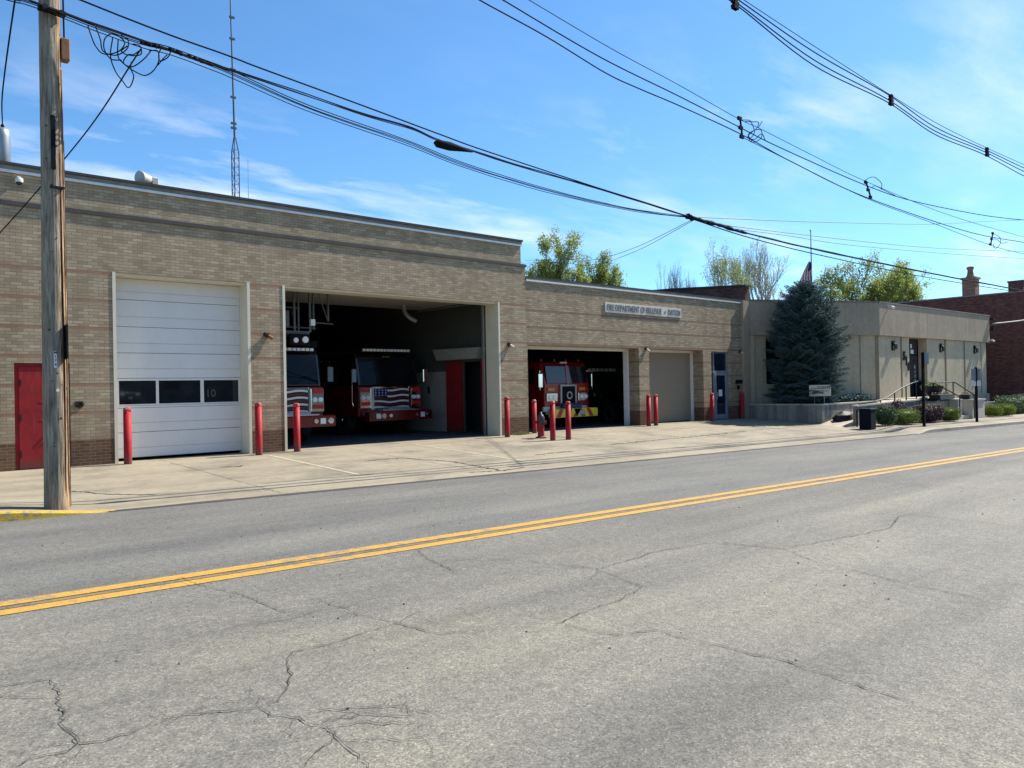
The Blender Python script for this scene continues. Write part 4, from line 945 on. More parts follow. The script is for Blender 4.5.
panel('entrance_mullion', A2, d2, n2, 3.55, 5.53, -.62, -.55, 2.75, 2.82, 'black')
def at2(u, out, z): return along(A2, d2, n2, u, out, z)
for k, ch in enumerate('516'):
    p = at2(2.80+k*.25, -.10, 2.68-k*.25); text_mesh(ch, .56, .02, 'street_number', 'black', ct, p, (math.pi/2,0,ANG), bold=.05)
for k, ch in enumerate('CITY'):
    p = at2(5.06, -.535, 2.18-k*.24); text_mesh(ch, .22, .004, 'door_lettering', 'signwhite', ct, p, (math.pi/2,0,ANG))
panel('posted_notice', A2, d2, n2, 4.62, 4.98, -.555, -.548, 2.86, 3.06, 'signwhite'); panel('posted_notice', A2, d2, n2, 4.60, 4.78, -.555, -.548, 3.14, 3.34, 'signwhite')
for x in (.02, 5.2, 10.2): 
    p = at2(x, .003, 3.63); 
for u in (5.35, 10.45): panel('fascia_joint', A2, d2, n2, u-.012, u+.012, -.01, .003, 3.64, 5.13, 'doortan')
MB().prism_z([(30.35,1.2),(50,-2),(49.5,13.8),(30.35,13.8)], 4.9, 5.0).build('roof', 'copedark', ct)
for u, lab in ((1.62,'black lantern nearest the building corner, left of the number 516'),(7.25,'black lantern right of the recessed doorway above the urn'),(12.0,'black lantern at the right end of the tan building')):
    p = at2(u, -.12, 3.2); t = thing('wall_lantern', lab, 'wall lantern', p, ANG, 'black lanterns along the tan stucco front')
    MB().box(-.16,.16,-.04,0,-.25,.2).build('backplate', 'black', t)
    MB().prism_x([(-.04,.17),(-.16,.04),(-.16,-.2),(-.12,-.2),(-.12,0),(-.04,.1)], -.12, .12).build('hood', 'black', t)
    MB().box(-.07,.07,-.11,-.05,-.2,0).build('lamp_glass', 'beige', t)
for p, lab in ((at2(.95,.0,5.0),'white security camera at the top of the tan fascia near its corner'),(at2(13.98,.0,3.75),'white security camera under the right end of the tan fascia')):
    t = thing('security_camera', lab, 'camera', p, ANG)
    MB().box(-.03,.03,-.12,0,-.02,.03).build('bracket', 'white', t); MB().cyl((-.1,-.15,-.02),(.14,-.2,-.06),.055,n=12).build('camera_body', 'white', t, smooth=False)
sw = thing('service_entrance', 'electric service brackets on the right corner of the tan building', 'electrical fitting', at2(14.1,0,4.85), ANG)
MB().box(-.02,.12,-.2,.0,.05,.2).box(-.02,.3,-.12,-.05,-.15,-.08).cyl((.22,-.1,-.3),(.22,-.1,.1),.03,n=8).box(0,.1,-.2,0,-.55,-.3).build('bracket', 'darkmetal', sw)
wire('drop_cable', [at2(14.15,.1,4.7), Vector((52.5,-5,4.95)), Vector((58,-9,5.9)), Vector((66,-14,8.5))], .035, 'pale service cable looping from the tan building across the dark brick wall', 'beige')
rf = thing('roof_light', 'small box on a post above the tan building roof', 'roof fixture', (39.6, 1.8, 5.0))
MB().cyl((0,0,0),(0,0,.8),.03).build('post', 'beige', rf); MB().box(-.2,.2,-.1,.1,.75,1.05).build('lamp_box', 'beige', rf)

# raised planter, ramp, landing, stairs
pl = thing('raised_planter', 'long weathered concrete planter wall in front of the tan building', 'planter')
zb = -.7
MB().box(30.05, 30.25, -3.43, -.11, zb, .55).box(30.25, 36.5, -3.43, -3.23, zb, .55).build('planter_wall', 'wallconc', pl)
MB().box(30.02, 30.28, -3.46, -.10, .55, .61).box(30.28, 36.5, -3.46, -3.2, .55, .61).build('coping', 'capconc', pl)
o = MB(); o.prism_z([(30.25,-.2),(30.25,-3.23),(36.5,-3.23),(36.4,-3.0)], .40, .50); tag(o.build('soil', 'soil', pl))
rp = thing('access_ramp', 'concrete ramp wall and landing leading to the recessed doorway', 'ramp')
MB().prism_y([(30.2,zb),(30.2,.50),(35.8,.58),(37.3,.66),(37.3,zb)], -4.75, -4.6).build('ramp_wall', 'wallconc', rp)
MB().prism_y([(30.18,.50),(30.18,.56),(35.8,.64),(37.3,.72),(37.3,.66),(35.8,.58)], -4.78, -4.57).build('coping', 'capconc', rp)
MB().prism_y([(29.2,zb),(29.2,-.28),(35.6,.60),(41.4,.66),(41.4,zb)], -4.6, -3.43).build('ramp_slab', 'walk', rp)
MB().box(36.5, 50, -3.43, -1.0, zb, .66).build('landing', 'walk', rp)
# ramp rail
mb = MB(); mb.ring_tube([(30.6,-4.66,.56),(33.0,-4.66,.74),(34.6,-4.66,1.14),(35.9,-4.66,1.38),(36.5,-4.66,1.45)], .028, 8)
tag(mb.build('ramp_handrail', 'darkmetal', smooth=True), 'sloping dark handrail with posts along the ramp', 'handrail')
h = bpy.data.objects['ramp_handrail']
for x, zt in ((32.6,.71),(34.0,.99),(35.2,1.26),(36.3,1.43)): MB().box(x-.022,x+.022,-4.68,-4.64,.55,zt).build('rail_post', 'darkmetal', h)
# stairs
sx0, sx1 = 38.35, 39.6
stp = thing('front_steps', 'five pale concrete steps between two cheek walls', 'steps')
for k in range(6):
    zt = ground(38.9,-5.7)+.178*(k+1); y = -5.75+.27*k
    MB().box(sx0, sx1, y, y+.29 if k < 5 else -3.43, zb, min(zt,.66)-.0).build('step', 'walk', stp)
MB().box(36.4, 37.9, -5.45, -4.76, zb, .56).build('ramp_end_wall', 'wallconc', stp); MB().box(37.9, sx0, -5.8, -4.25, zb, .56).build('cheek_wall', 'capconc', stp); MB().box(sx1, 41.25, -5.85, -4.25, zb, .50).build('cheek_wall', 'capconc', stp)
MB().box(37.86, sx0+.03, -5.84, -4.2, .561, .62).build('cheek_cap', 'capconc', stp); MB().box(sx1-.03, 41.3, -5.9, -4.2, .501, .57).build('cheek_cap', 'capconc', stp)
def hrail(name, lab, pts, posts):
    mb = MB(); mb.ring_tube(pts, .028, 8); o = mb.build(name, 'darkmetal'); tag(o, lab, 'handrail')
    for x, y, z0, z1 in posts: MB().box(x-.022,x+.022,y-.022,y+.022,z0,z1).build('rail_post', 'darkmetal', o)
hrail('stair_handrail', 'dark handrail down the left side of the steps, bent at the top', [(37.15,-5.05,1.36),(37.3,-5.15,1.30),(37.9,-5.95,.70)], [(37.15,-5.06,.56,1.35),(37.88,-5.9,-.2,.72)])
hrail('stair_handrail', 'dark handrail over the landing and down the right side of the steps', [(37.15,-4.98,1.37),(39.7,-5.0,1.37),(39.72,-5.15,1.33),(39.72,-5.95,.74)], [(39.7,-5.02,.5,1.36),(39.72,-5.9,-.3,.76)])
# long wall behind hedges further right
wl = MB().box(41.4, 58, -4.9, -4.7, zb, .30).build('garden_wall', 'wallconc'); tag(wl, 'low concrete wall behind the hedges right of the steps', 'wall')
# planter boxes, urn
for x0, x1, y0, y1, z, lab in ((36.5,38.3,-5.6,-5.1,.62,'long black planter box left of the steps'),(39.8,41.2,-5.7,-5.2,.57,'long black planter box right of the steps')):
    t = thing('planter_box', lab, 'planter box', ((x0+x1)/2,(y0+y1)/2,z), 0, 'black boxes on the stair walls')
    MB().prism_y([(-(x1-x0)/2,.22),(-(x1-x0)/2+.08,0),((x1-x0)/2-.08,0),((x1-x0)/2,.22)], -.22, .22).build('trough', 'planterbox', t)
    rr = random.Random(int(x0)); mb = MB()
    for i in range(260):
        x = rr.uniform(-(x1-x0)/2,(x1-x0)/2); y = rr.uniform(-.2,.2); zz = .22+rr.uniform(0,.09); s = rr.uniform(.02,.05); a = rr.uniform(0,6)
        mb.add([(x,y,zz),(x+s*math.cos(a),y+s*math.sin(a),zz+s*.6),(x-s*math.sin(a),y+s*math.cos(a),zz+s*.5)], [(0,1,2)])
    tag(mb.build('bedding_plants', 'barberry', t), kind='stuff')
ur = thing('flower_urn', 'round black urn filled with yellow green plants beside the doorway', 'urn', (37.45,-4.9,.56))
MB().lathe([(.22,0),(.24,.05),(.12,.12),(.14,.2),(.40,.42),(.47,.62),(.50,.66),(.46,.66),(.44,.6)], n=24).build('bowl', 'planterbox', ur, smooth=False)
rr = random.Random(6); mb = MB()
for i in range(700):
    a = rr.uniform(0,6.28); r = .42*math.sqrt(rr.random()); z = .62+.30*(1-(r/.5)**2)*rr.random(); x, y = r*math.cos(a), r*math.sin(a); s = rr.uniform(.03,.06); q = rr.uniform(0,6.28)
    mb.add([(x,y,z),(x+s*math.cos(q),y+s*math.sin(q),z+s*rr.uniform(-.3,.8)),(x-s*math.sin(q),y+s*math.cos(q),z+s*rr.uniform(-.3,.8))], [(0,1,2)])
mb.build('flowers', 'box', ur)

db = thing('drop_box', 'dark blue black box standing inside the recessed doorway', 'box', at2(5.25, -.32, .66), ANG)
MB().rbox(-.24,.22,-.15,.15,0,.62,.02).prism_x([(-.15,.62),(.15,.62),(.15,.80),(0,.80)], -.22, .20).build('box_body', 'navy', db)
# ============================================================ STREET ITEMS
def gp(x, y): return (x, y, ground(x, y))
bn = thing('trash_bin', 'square dark navy trash bin at the pavement edge beside a shrub', 'trash bin', gp(29.45,-5.5), R(2))
MB().prism_z([(-.25,-.22),(.25,-.22),(.25,.22),(-.25,.22)], 0, .74).build('bin_body', 'navy', bn, bevel=.03)
MB().rbox(-.27,.27,-.24,.24,.74,.79,.02).build('rim', 'black', bn)
bg_ = thing('trash_bag', 'lumpy shiny black bag slumped before the planter wall', 'trash bag', gp(30.95,-3.9))
mb = MB(); vs = []; fs = []; nu, nv = 26, 14
for j in range(nv+1):
    ph = math.pi*j/nv
    for i in range(nu):
        t = 2*math.pi*i/nu; d = Vector((math.sin(ph)*math.cos(t), math.sin(ph)*math.sin(t), math.cos(ph)))
        r = 1+.22*noise.noise(d*2.2+Vector((3,1,0)))+.10*noise.noise(d*6)
        vs.append((d.x*.62*r, d.y*.36*r, max(0, .23+d.z*.30*r)))
for j in range(nv):
    for i in range(nu): fs.append((j*nu+i, j*nu+(i+1)%nu, (j+1)*nu+(i+1)%nu, (j+1)*nu+i))
mb.add(vs, fs); mb.build('bag', 'bag', bg_, smooth=True); MB().ring_tube([(.5,0,.2),(.68,-.05,.24),(.8,-.1,.16)], [.08,.04,.09], 8).build('tied_neck', 'bag', bg_)
t = thing('marker_post', 'short thin black post between the black bag and the trash bin', 'post', gp(29.9,-4.9)); MB().cyl((0,0,-.1),(0,0,.68),.03,n=8).build('post', 'black', t)
# parking signs
def street_sign(loc, h, panels, lab):
    t = thing('parking_sign', lab, 'street sign', loc, 0, 'edge-on parking signs at the kerb')
    MB().box(-.045,.045,-.045,.045,-.1,h).build('sign_post', 'signblack', t)
    for x0, x1, z0, z1, a, mat in panels:
        o = MB().box(x0, x1, -.045, -.032, z0, z1).build('sign_panel', mat, t); o.rotation_euler = (0,0,a)
street_sign(gp(31.6,-6.72), 2.87, [(-.15,.15,2.28,2.85,R(23),'signblack'),(.03,.20,2.40,2.86,R(-50),'signgrey')], 'dark parking sign on a thin post, the nearer of two at the kerb')
street_sign(gp(37.0,-6.85), 2.36, [(-.15,.15,1.75,2.33,R(20),'signblack'),(-.19,.17,1.80,2.30,R(-60),'signgrey'),(-.17,.17,1.55,1.77,R(-60),'signwhite')], 'parking sign with a white strip on the post in front of the steps')
ys = thing('yard_sign', 'small cream sign board on two stakes above the planter corner', 'sign', (30.5,-3.12,.5), R(-58))
MB().box(-.42,.42,-.012,.012,.42,.88).build('board', 'yardsign', ys, bevel=.004)
MB().cyl((-.22,.02,0),(-.22,.02,.5),.012,n=6).build('stake', 'galv', ys); MB().cyl((.16,.02,0),(.16,.02,.5),.012,n=6).build('stake', 'galv', ys)
mb = MB(); rr = random.Random(1)
for z, x0, x1 in ((.80,-.12,.34),(.74,-.34,.34),(.64,-.35,.12),(.63,.14,.34),(.54,-.30,-.02)):
    x = x0
    while x < x1: w = rr.uniform(.02,.05); mb.box(x, x+w, -.017, -.011, z-.02, z+.02); x += w+.018
mb.build('printed_lines', 'cable2', ys)
tag(MB().lathe([(.09,0),(.16,.06),(.12,.16),(.03,.2)], (30.75,-1.3,.5), 10).lathe([(.07,0),(.13,.05),(.08,.13),(.02,.16)], (30.9,-1.6,.5), 10).build('white_stones', 'truckwhite'), 'pale painted stones at the left end of the planter bed', 'stones')

# ------------------------------------------------------------ foliage
def leaves(mb, pts, s0, s1, rnd, flat=0, up=.0, out=None):
    """many small folded leaf faces"""
    V = []; F = []
    for k, p in enumerate(pts):
        s = rnd.uniform(s0, s1)
        a = Vector((rnd.gauss(0,1), rnd.gauss(0,1), rnd.gauss(0,1)*(1-flat))).normalized(); b = Vector((rnd.gauss(0,1), rnd.gauss(0,1), rnd.gauss(0,1)))
        b = (b-a*b.dot(a)).normalized(); o = len(V)
        V += [p-a*s, p+b*s*.45, p+a*s, p-b*s*.45]; F.append((o, o+1, o+2, o+3))
    mb.add(V, F)
def shrub(name, lab, loc, dims, mat, n, s, seed, boxy=.0, cat='shrub', group=None, top=None, core=True):
    t = thing(name, lab, cat, loc, 0, group); rnd = random.Random(seed); pts = []; tops = []
    for i in range(n):
        d = Vector((rnd.gauss(0,1), rnd.gauss(0,1), rnd.gauss(0,1))).normalized()
        if boxy: 
            m = max(abs(d.x), abs(d.y), abs(d.z)); d = d.lerp(d/m, boxy)
        r = rnd.uniform(.72, 1.02)*(1+.13*noise.noise(d*2.4+Vector((seed,0,0)))+.07*noise.noise(d*6))
        p = Vector((d.x*dims[0]*r, d.y*dims[1]*r, dims[2]*(1+d.z*r)/1.0*.5*1.0))
        if p.z < .03: p.z = rnd.uniform(.03, dims[2]*.5)
        (tops if (top and p.z > dims[2]*.86) else pts).append(p)
    mb = MB(); leaves(mb, pts, s*.6, s, rnd); mb.build('foliage', mat, t)
    if top and tops: mb = MB(); leaves(mb, tops, s*.6, s, rnd); tag(mb.build('new_growth', top, t), kind='stuff')
    if core:
        mb = MB(); vs = []; fs = []; nu, nv = 14, 8
        for j in range(nv+1):
            for i in range(nu):
                a = 2*math.pi*i/nu; ph = math.pi*j/nv; d = Vector((math.sin(ph)*math.cos(a), math.sin(ph)*math.sin(a), math.cos(ph)))
                if boxy: m = max(abs(d.x), abs(d.y), abs(d.z)); d = d.lerp(d/m, boxy)
                vs.append((d.x*dims[0]*.70, d.y*dims[1]*.70, max(0, dims[2]*(1+d.z*.74)*.5)))
        for j in range(nv):
            for i in range(nu): fs.append((j*nu+i, j*nu+(i+1)%nu, (j+1)*nu+(i+1)%nu, (j+1)*nu+i))
        mb.add(vs, fs); mb.build('inner_twigs', 'barberry' if mat == 'barberry' else mat, t, smooth=True)
    return t
shrub('leafy_shrub', 'loose green shrub with pinkish tips right behind the navy bin', gp(31.15,-5.45), (.55,.42,.86), 'hedge', 2600, .05, 1, top='pink')
shrub('boxwood', 'bright green clipped boxwood between the pink-tipped shrub and the purple bush', gp(32.6,-5.65), (.78,.42,.62), 'box', 3200, .035, 2, .55, group='clipped boxwoods before the ramp and steps')
shrub('barberry_bush', 'small reddish brown bush behind the bright boxwood', gp(33.2,-5.12), (.75,.25,.98), 'barberry', 1800, .045, 3)
shrub('barberry_bush', 'big rounded dark purple bush behind the nearer sign post', gp(35.0,-5.62), (1.05,.5,.82), 'barberry', 4200, .045, 4, .25, top='pink')
shrub('boxwood', 'small bright boxwood just left of the cheek wall of the steps', gp(36.65,-5.9), (.52,.38,.60), 'box', 2600, .035, 5, .45, group='clipped boxwoods before the ramp and steps')
shrub('boxwood', 'left one of two round boxwoods right of the steps', gp(42.7,-5.75), (.62,.42,.60), 'box', 2400, .04, 6, .3, group='round boxwoods right of the steps')
shrub('boxwood', 'right one of two round boxwoods right of the steps', gp(44.3,-5.85), (.66,.42,.62), 'box', 2400, .04, 7, .3, group='round boxwoods right of the steps')
shrub('hedge', 'long taller grey green hedge at the far right', gp(48.6,-5.3), (3.4,.55,1.02), 'hedge', 7000, .06, 8, .6, cat='hedge')
shrub('ground_juniper', 'low dark evergreen filling the planter right of the spruce', (34.4,-2.75,.5), (1.6,.38,.45), 'spruce', 3000, .06, 9, .2)

# blue spruce: trunk, whorls of drooping boughs carrying needle sprays
def spruce(loc, H, Rb, seed):
    t = thing('blue_spruce', 'dark blue green spruce with drooping boughs in the raised planter', 'tree', loc); rnd = random.Random(seed)
    MB().ring_tube([(0,0,-.1),(0,0,H*.5),(0,0,H*.97)], [.13,.08,.012], 10).build('trunk', 'bark', t)
    V = []; F = []; mbb = MB()
    z = .22; 
    while z < H*.985:
        f = z/H
        prof = Rb*(1-f**4)**.8*(1 if f > .30 else .82+f*.6)
        nb = 13 if f < .8 else 8; a0 = rnd.uniform(0, 6.28)
        for k in range(nb):
            a = a0+2*math.pi*k/nb+rnd.uniform(-.25,.25); Lb = prof*rnd.uniform(.66,1.14)*(1+.16*noise.noise(Vector((math.cos(a)*1.3, math.sin(a)*1.3, z*1.1))))+.04
            lift = .30*(f)+rnd.uniform(-.10,.12); droop = .26*(1-f)
            pts = []
            for j in range(9):
                u = j/8; r = Lb*u; zz = z+lift*r-droop*r*r/max(Rb,.1)+ (.18*r*u*u if u > .6 else 0)
                pts.append(Vector((r*math.cos(a), r*math.sin(a), zz)))
            mbb.ring_tube([pts[0], pts[4], pts[8]], [.018,.011,.004], 4, False)
            dirh = Vector((math.cos(a), math.sin(a), 0)); side = Vector((-dirh.y, dirh.x, 0))
            m = max(6, int(Lb*30))
            for j in range(m):
                u = (j+rnd.random())/m; u = .15+.85*u; i0 = min(7, int(u*8)); p = pts[i0].lerp(pts[i0+1], u*8-i0)
                for s in (-1, 1):
                    tw = Lb*.36*(1.1-u)*rnd.uniform(.6,1.25)+.05
                    e = p+side*s*tw+dirh*tw*.75+Vector((0,0,-tw*.32+rnd.uniform(-.03,.04)))
                    nn = max(3, int(tw/.035))
                    for q in range(nn):
                        c = p.lerp(e, (q+rnd.random())/nn)
                        for rep in range(2):
                            dv = (e-p).normalized()*.6+Vector((rnd.gauss(0,.6), rnd.gauss(0,.6), rnd.gauss(.1,.55))); dv.normalize()
                            w = Vector((rnd.gauss(0,1), rnd.gauss(0,1), rnd.gauss(0,1))); w = (w-dv*w.dot(dv)).normalized()
                            ln = rnd.uniform(.035,.075); o = len(V)
                            V += [c-w*.010, c+w*.010, c+dv*ln]; F.append((o, o+1, o+2))
        z += .115*(1 if f < .8 else .7)
    mbb.build('boughs', 'bark', t); mb = MB(); mb.add(V, F); mb.build('needles', 'spruce', t)
    return len(F)
spruce((31.33,-2.08,.5), 5.35, 1.56, 3)

# deciduous trees: recursive limbs with leaves along the twig ends
def tree(name, lab, loc, H, spread, seed, bark, leaf, nleaf, ls, trunk_r=.22, depth=5, upward=.55, group=None, clump=.35, fork=.25, wid=None):
    t = thing(name, lab, 'tree', loc, 0, group); rnd = random.Random(seed)
    mt, ml = MB(), MB(); tips = []
    def grow(p, d, L_, r, lv):
        pts = [p]; q = p; dd = d
        for k in range(3):
            dd = (dd+Vector((rnd.gauss(0,.14), rnd.gauss(0,.14), rnd.gauss(.03,.10)))).normalized(); q = q+dd*L_/3; pts.append(q)
        (mt if lv == 0 else ml).ring_tube(pts, [r, r*.88, r*.76, r*.62], 8 if lv < 2 else (5 if lv < 4 else 3), False)
        if lv >= depth: tips.append((pts[1], q)); return
        if lv >= depth-2: tips.append((pts[2], q))
        nb = rnd.choice((2,3,3)) if lv else 4
        for k in range(nb):
            a = rnd.uniform(0, 6.28); sp = rnd.uniform(.35,.85)*spread
            ax = dd.orthogonal().normalized(); ax.rotate(Matrix.Rotation(a, 3, dd))
            nd = (dd+ax*sp+Vector((0,0,upward*.3))).normalized()
            st_ = pts[3] if (k < 2 or lv == 0) else pts[2]
            grow(st_, nd, L_*rnd.uniform(.62,.84), r*rnd.uniform(.5,.66), lv+1)
    grow(Vector((0,0,-.3)), Vector((rnd.gauss(0,.04), rnd.gauss(0,.04), 1)), H*fork, trunk_r, 0)
    top = max(q.z for _, q in tips); k = H/top
    for mbx in (mt, ml): mbx.v = [(x*k, y*k, z*k) for x, y, z in mbx.v]
    kx = k
    if wid:
        rs = sorted(math.hypot(q.x, q.y) for _, q in tips); kx = wid/rs[int(len(rs)*.92)]
        for mbx in (mt, ml): mbx.v = [(x*kx/k, y*kx/k, z) for x, y, z in mbx.v]
    mt.build('trunk', bark, t, smooth=True); ml.build('limbs', bark, t)
    pts = []
    for i in range(nleaf):
        a, b = tips[rnd.randrange(len(tips))]; c = a.lerp(b, rnd.uniform(.0,1.0)); c = Vector((c.x*kx, c.y*kx, c.z*k))
        pts.append(c+Vector((rnd.gauss(0,1), rnd.gauss(0,1), rnd.gauss(0,1))).normalized()*clump*1.5*rnd.random()**.6)
    mb = MB(); leaves(mb, pts, ls*.6, ls, rnd); mb.build('crown', leaf, t)
    return t
TG = 'trees behind the station'
tree('broadleaf_tree', 'spring green tree just right of the tall block, left of its twin', (41.4,25,-1), 14.5, .85, 21, 'bark', 'spring', 19000, .11, .3, 6, .5, TG, .26, wid=3.1)
tree('broadleaf_tree', 'yellow green tree right of its twin over the low wing roof', (46.9,25,-1), 13.9, .85, 22, 'bark', 'spring', 15000, .11, .28, 6, .5, TG, .26, wid=2.7)
tree('bare_tree', 'thin bare tree between the two leafy trees over the low wing', (45.5,27,-1), 14.2, .7, 23, 'bark', 'spring', 500, .1, .2, 6, .8, TG, .2, wid=1.5)
tree('bare_tree', 'small bare tree over the low wing, left one of two', (71.4,35,-1), 17.2, .8, 24, 'bark', 'springpale', 200, .1, .5, 7, .7, TG, .2, wid=2.6)
tree('bare_tree', 'small bare tree over the low wing, right one of two', (75.2,35,-1), 16.8, .8, 25, 'bark', 'springpale', 200, .1, .5, 7, .7, TG, .2, wid=2.6)
tree('budding_tree', 'pale limbed budding tree left of the spruce with sparse leaves', (55.2,17,-1), 14.3, .72, 33, 'palebark', 'spring', 3000, .10, .30, 7, 1.2, TG, .22, wid=3.3)
tree('budding_tree', 'tall whitish budding tree immediately behind the spruce top', (57.5,15.5,-1), 14.9, .66, 27, 'palebark', 'springpale', 1500, .10, .32, 7, 1.3, TG, .2, wid=3.0)
tree('broadleaf_tree', 'wide yellow green spring tree right of the flagpole', (59.3,9,-1), 12.6, 1.0, 28, 'bark', 'spring', 16000, .11, .3, 6, .5, TG, .30, wid=3.4)
tree('broadleaf_tree', 'yellow green tree overlapping the wide one behind the tan building', (61.9,7.6,-1), 12.3, .95, 29, 'bark', 'spring', 14000, .11, .28, 6, .5, TG, .30, wid=3.3)
tree('bare_tree', 'bare twiggy tree behind the brick chimney at right', (84,3.2,-1), 12.4, .95, 30, 'bark', 'springpale', 200, .1, .22, 7, .6, TG, .2, wid=2.4)

# flag
fp = thing('flagpole', 'thin grey flagpole behind the spruce top', 'flagpole', (32.95,-1.6,.5))
MB().ring_tube([(0,0,0),(0,0,4),(0,0,7.75)], [.05,.04,.022], 10).build('pole', 'galv', fp); MB().lathe([(.01,7.74),(.05,7.80),(.01,7.86)], n=10).build('finial', 'galv', fp)
fl = thing('flag', 'limp stars and stripes flag hanging at half staff', 'flag', (32.90,-1.66,5.72), R(-62))
def cloth(u, v):   # u across the hanging width 0..1, v from top 0..1
    w = .12+.52*v**.8; x = -.02-w*u; y = -.05*math.sin(u*9+v*3)-.03
    z = 1.12*(1-v)+.30*(1-u)*(.35)-.05*math.sin(u*6); return Vector((x, y, z))
mb = MB(); nu, nv = 26, 26; vs = [cloth(i/nu, j/nv) for j in range(nv+1) for i in range(nu+1)]
o = len(mb.v); mb.v += [tuple(p) for p in vs]
for j in range(nv):
    for i in range(nu):
        mb.f.append((j*(nu+1)+i, j*(nu+1)+i+1, (j+1)*(nu+1)+i+1, (j+1)*(nu+1)+i))
        u, v = i/nu, j/nv
        mb.m.append(2 if (u < .5 and v < .34) else (0 if int((u*1.0+v*.35)*9) % 2 == 0 else 1))
mb.build('cloth', ['flagred','flagwhite','flagblue'], fl, smooth=True)

# dark brick building at right
bb = thing('brick_building', 'dark red brown brick building at the far right edge', 'brick building')
MB().box(54, 75, -5.2, 26, -1.2, 6.72).build('wall', 'redbrick', bb)
MB().box(53.95, 75, -5.25, 26, 6.72, 6.80).build('parapet_cap', 'cope', bb)
ch = MB().box(57.5, 58.3, -.45, .35, 6.8, 8.25).box(57.42,58.38,-.53,.43,8.25,8.38).build('chimney', 'chimbrick', bb)
MB().lathe([(.3,8.38),(.2,8.6),(.16,8.9),(.22,8.95),(.22,9.1),(.1,9.15)], (57.9,-.05,0), 14).build('chimney_pot', 'chimbrick', ch, smooth=False)
tv = MB().box(57.6, 58.6, -3.2, -2.35, 6.8, 7.75).box(57.55, 58.65, -3.25, -2.3, 7.75, 7.85).build('chimney', 'redbrick', bb)
MB().box(57.6, 58.6, -2.2, -1.4, 6.8, 7.15).build('roof_box', 'beige', bb)

# ============================================================ VEHICLES
def mirror_side(fn):
    for s in (-1, 1): fn(s)
def wheel(parent, x, y, r, w, name='wheel'):
    s = 1 if x > 0 else -1
    t = MB(); 
    prof = [(r*.55,-w/2),(r*.93,-w/2),(r,-w/2+.04),(r,w/2-.04),(r*.93,w/2),(r*.55,w/2)]
    n = 28; vs = []; fs = []
    for a, b in prof:
        for k in range(n): th = 2*math.pi*k/n; vs.append((x+b, y+a*math.cos(th), r+a*math.sin(th)))
    for i in range(len(prof)):
        j = (i+1) % len(prof)
        for k in range(n): fs.append((i*n+k, i*n+(k+1)%n, j*n+(k+1)%n, j*n+k))
    t.add(vs, fs); wo = t.build(name, 'tyre', parent, smooth=False)
    MB().cyl((x-w*.35,y,r),(x+s*w*.30,y,r), r*.55, r*.52, 20).cyl((x+s*w*.3,y,r),(x+s*w*.5,y,r), r*.2, r*.16, 12).build('rim', 'chrome', wo)
